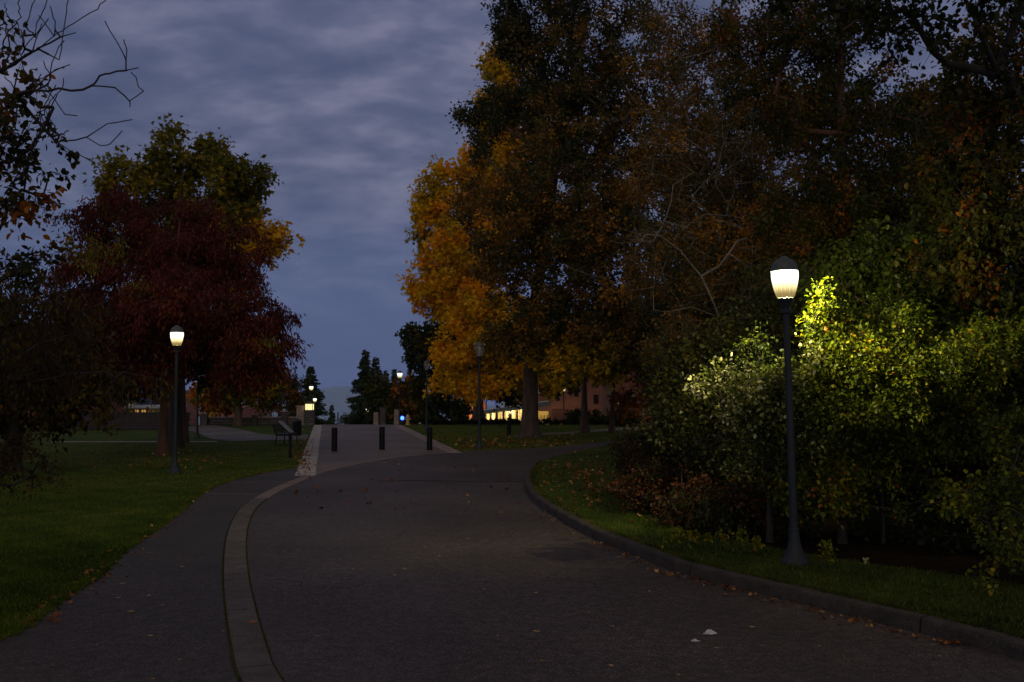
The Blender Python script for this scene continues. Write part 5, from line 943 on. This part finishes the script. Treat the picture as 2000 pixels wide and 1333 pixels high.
cb = N('ShaderNodeCombineXYZ'); L(mth('DIVIDE', sx.outputs[0], zc), cb.inputs[0]); L(mth('DIVIDE', sx.outputs[1], zc), cb.inputs[1])
mp = N('ShaderNodeMapping'); mp.inputs['Rotation'].default_value = (0, 0, math.radians(-28)); mp.inputs['Scale'].default_value = (.95, 1.5, 1); L(cb.outputs[0], mp.inputs[0])
n1 = N('ShaderNodeTexNoise'); n1.inputs['Scale'].default_value = 6.6; n1.inputs['Detail'].default_value = 9; n1.inputs['Roughness'].default_value = .58; n1.inputs['Distortion'].default_value = .1; L(mp.outputs[0], n1.inputs['Vector'])
n2 = N('ShaderNodeTexNoise'); n2.inputs['Scale'].default_value = 1.3; n2.inputs['Detail'].default_value = 4; L(mp.outputs[0], n2.inputs['Vector'])
dens = mth('MULTIPLY_ADD', n1.outputs['Fac'], .82, mth('MULTIPLY', n2.outputs['Fac'], .34))
# thin clear band near the horizon
elev = mth('MULTIPLY', sx.outputs[2], 3.0); 
cr_ = ramp(nt, [(.43, (.066, .082, .160)), (.54, (.092, .106, .192)), (.62, (.124, .135, .226)), (.73, (.185, .186, .285))]); L(dens, cr_.inputs[0])
hz = ramp(nt, [(0, (.090, .134, .33)), (.10, (.085, .125, .295)), (.22, (.084, .116, .25)), (.4, (.09, .11, .21))]); L(sx.outputs[2], hz.inputs[0])
fm = N('ShaderNodeMapRange'); fm.inputs[1].default_value = .03; fm.inputs[2].default_value = .24; fm.interpolation_type = 'SMOOTHSTEP'; fm.inputs[3].default_value = .12; L(sx.outputs[2], fm.inputs[0])
mix = N('ShaderNodeMix'); mix.data_type = 'RGBA'; L(fm.outputs[0], mix.inputs[0]); L(hz.outputs[0], mix.inputs[6]); L(cr_.outputs[0], mix.inputs[7])
# brighter, slightly warm overcast towards the west behind the camera and overhead
back = N('ShaderNodeMapRange'); back.inputs[1].default_value = .25; back.inputs[2].default_value = -.6; back.interpolation_type = 'SMOOTHSTEP'; L(sx.outputs[1], back.inputs[0])
glow = N('ShaderNodeMix'); glow.data_type = 'RGBA'; glow.inputs[6].default_value = (1, 1, 1, 1); glow.inputs[7].default_value = (3.6, 3.0, 1.9, 1); L(back.outputs[0], glow.inputs[0])
mul = N('ShaderNodeMix'); mul.data_type = 'RGBA'; mul.blend_type = 'MULTIPLY'; mul.inputs[0].default_value = 1; mul.clamp_result = False; L(mix.outputs[2], mul.inputs[6]); L(glow.outputs[2], mul.inputs[7])
zt = N('ShaderNodeMapRange'); zt.inputs[1].default_value = .42; zt.inputs[2].default_value = .8; zt.interpolation_type = 'SMOOTHSTEP'; L(sx.outputs[2], zt.inputs[0])
zen = N('ShaderNodeMix'); zen.data_type = 'RGBA'; zen.inputs[6].default_value = (1, 1, 1, 1); zen.inputs[7].default_value = (1.15, .95, .62, 1); L(zt.outputs[0], zen.inputs[0])
mul2 = N('ShaderNodeMix'); mul2.data_type = 'RGBA'; mul2.blend_type = 'MULTIPLY'; mul2.inputs[0].default_value = 1; mul2.clamp_result = False; L(mul.outputs[2], mul2.inputs[6]); L(zen.outputs[2], mul2.inputs[7]); mul = mul2
sk = N('ShaderNodeMix'); sk.data_type = 'RGBA'; sk.blend_type = 'ADD'; sk.inputs[0].default_value = .01; L(mul.outputs[2], sk.inputs[6]); L(sky.outputs[0], sk.inputs[7])
L(sk.outputs[2], bg.inputs[0]); bg.inputs[1].default_value = 1.0
sd = bpy.data.lights.new('Sun', 'SUN'); sd.energy = .24; sd.angle = math.radians(40); sd.color = (1, .78, .48); so = bpy.data.objects.new('Sun', sd); link(so); so.rotation_euler = (math.radians(74), 0, 0)
# sun shines from behind the camera towards +Y
sc.view_settings.view_transform = 'Standard'; sc.view_settings.look = 'None'; sc.view_settings.gamma = 1; sc.view_settings.use_curve_mapping = False; sc.view_settings.exposure = 0
sc.cycles.use_denoising = True; sc.cycles.max_bounces = 6; sc.cycles.diffuse_bounces = 3; sc.cycles.glossy_bounces = 2; sc.cycles.transmission_bounces = 4; sc.cycles.transparent_max_bounces = 12
sc.cycles.sample_clamp_indirect = 2.0

# air: thin bluish haze filling one closed box round everything
hm, hn, ho = newmat('air_haze'); pv = hn.nodes.new('ShaderNodeVolumePrincipled'); pv.inputs['Color'].default_value = (.55, .76, 1, 1); pv.inputs['Density'].default_value = 8e-5; pv.inputs['Anisotropy'].default_value = 0
hn.links.new(pv.outputs[0], ho.inputs['Volume'])
b = MB(); b.box((0, 4000, 150), (19000, 10400, 790)); o = b.build('haze', hm); tag(o, kind='stuff')
sc.cycles.volume_bounces = 0
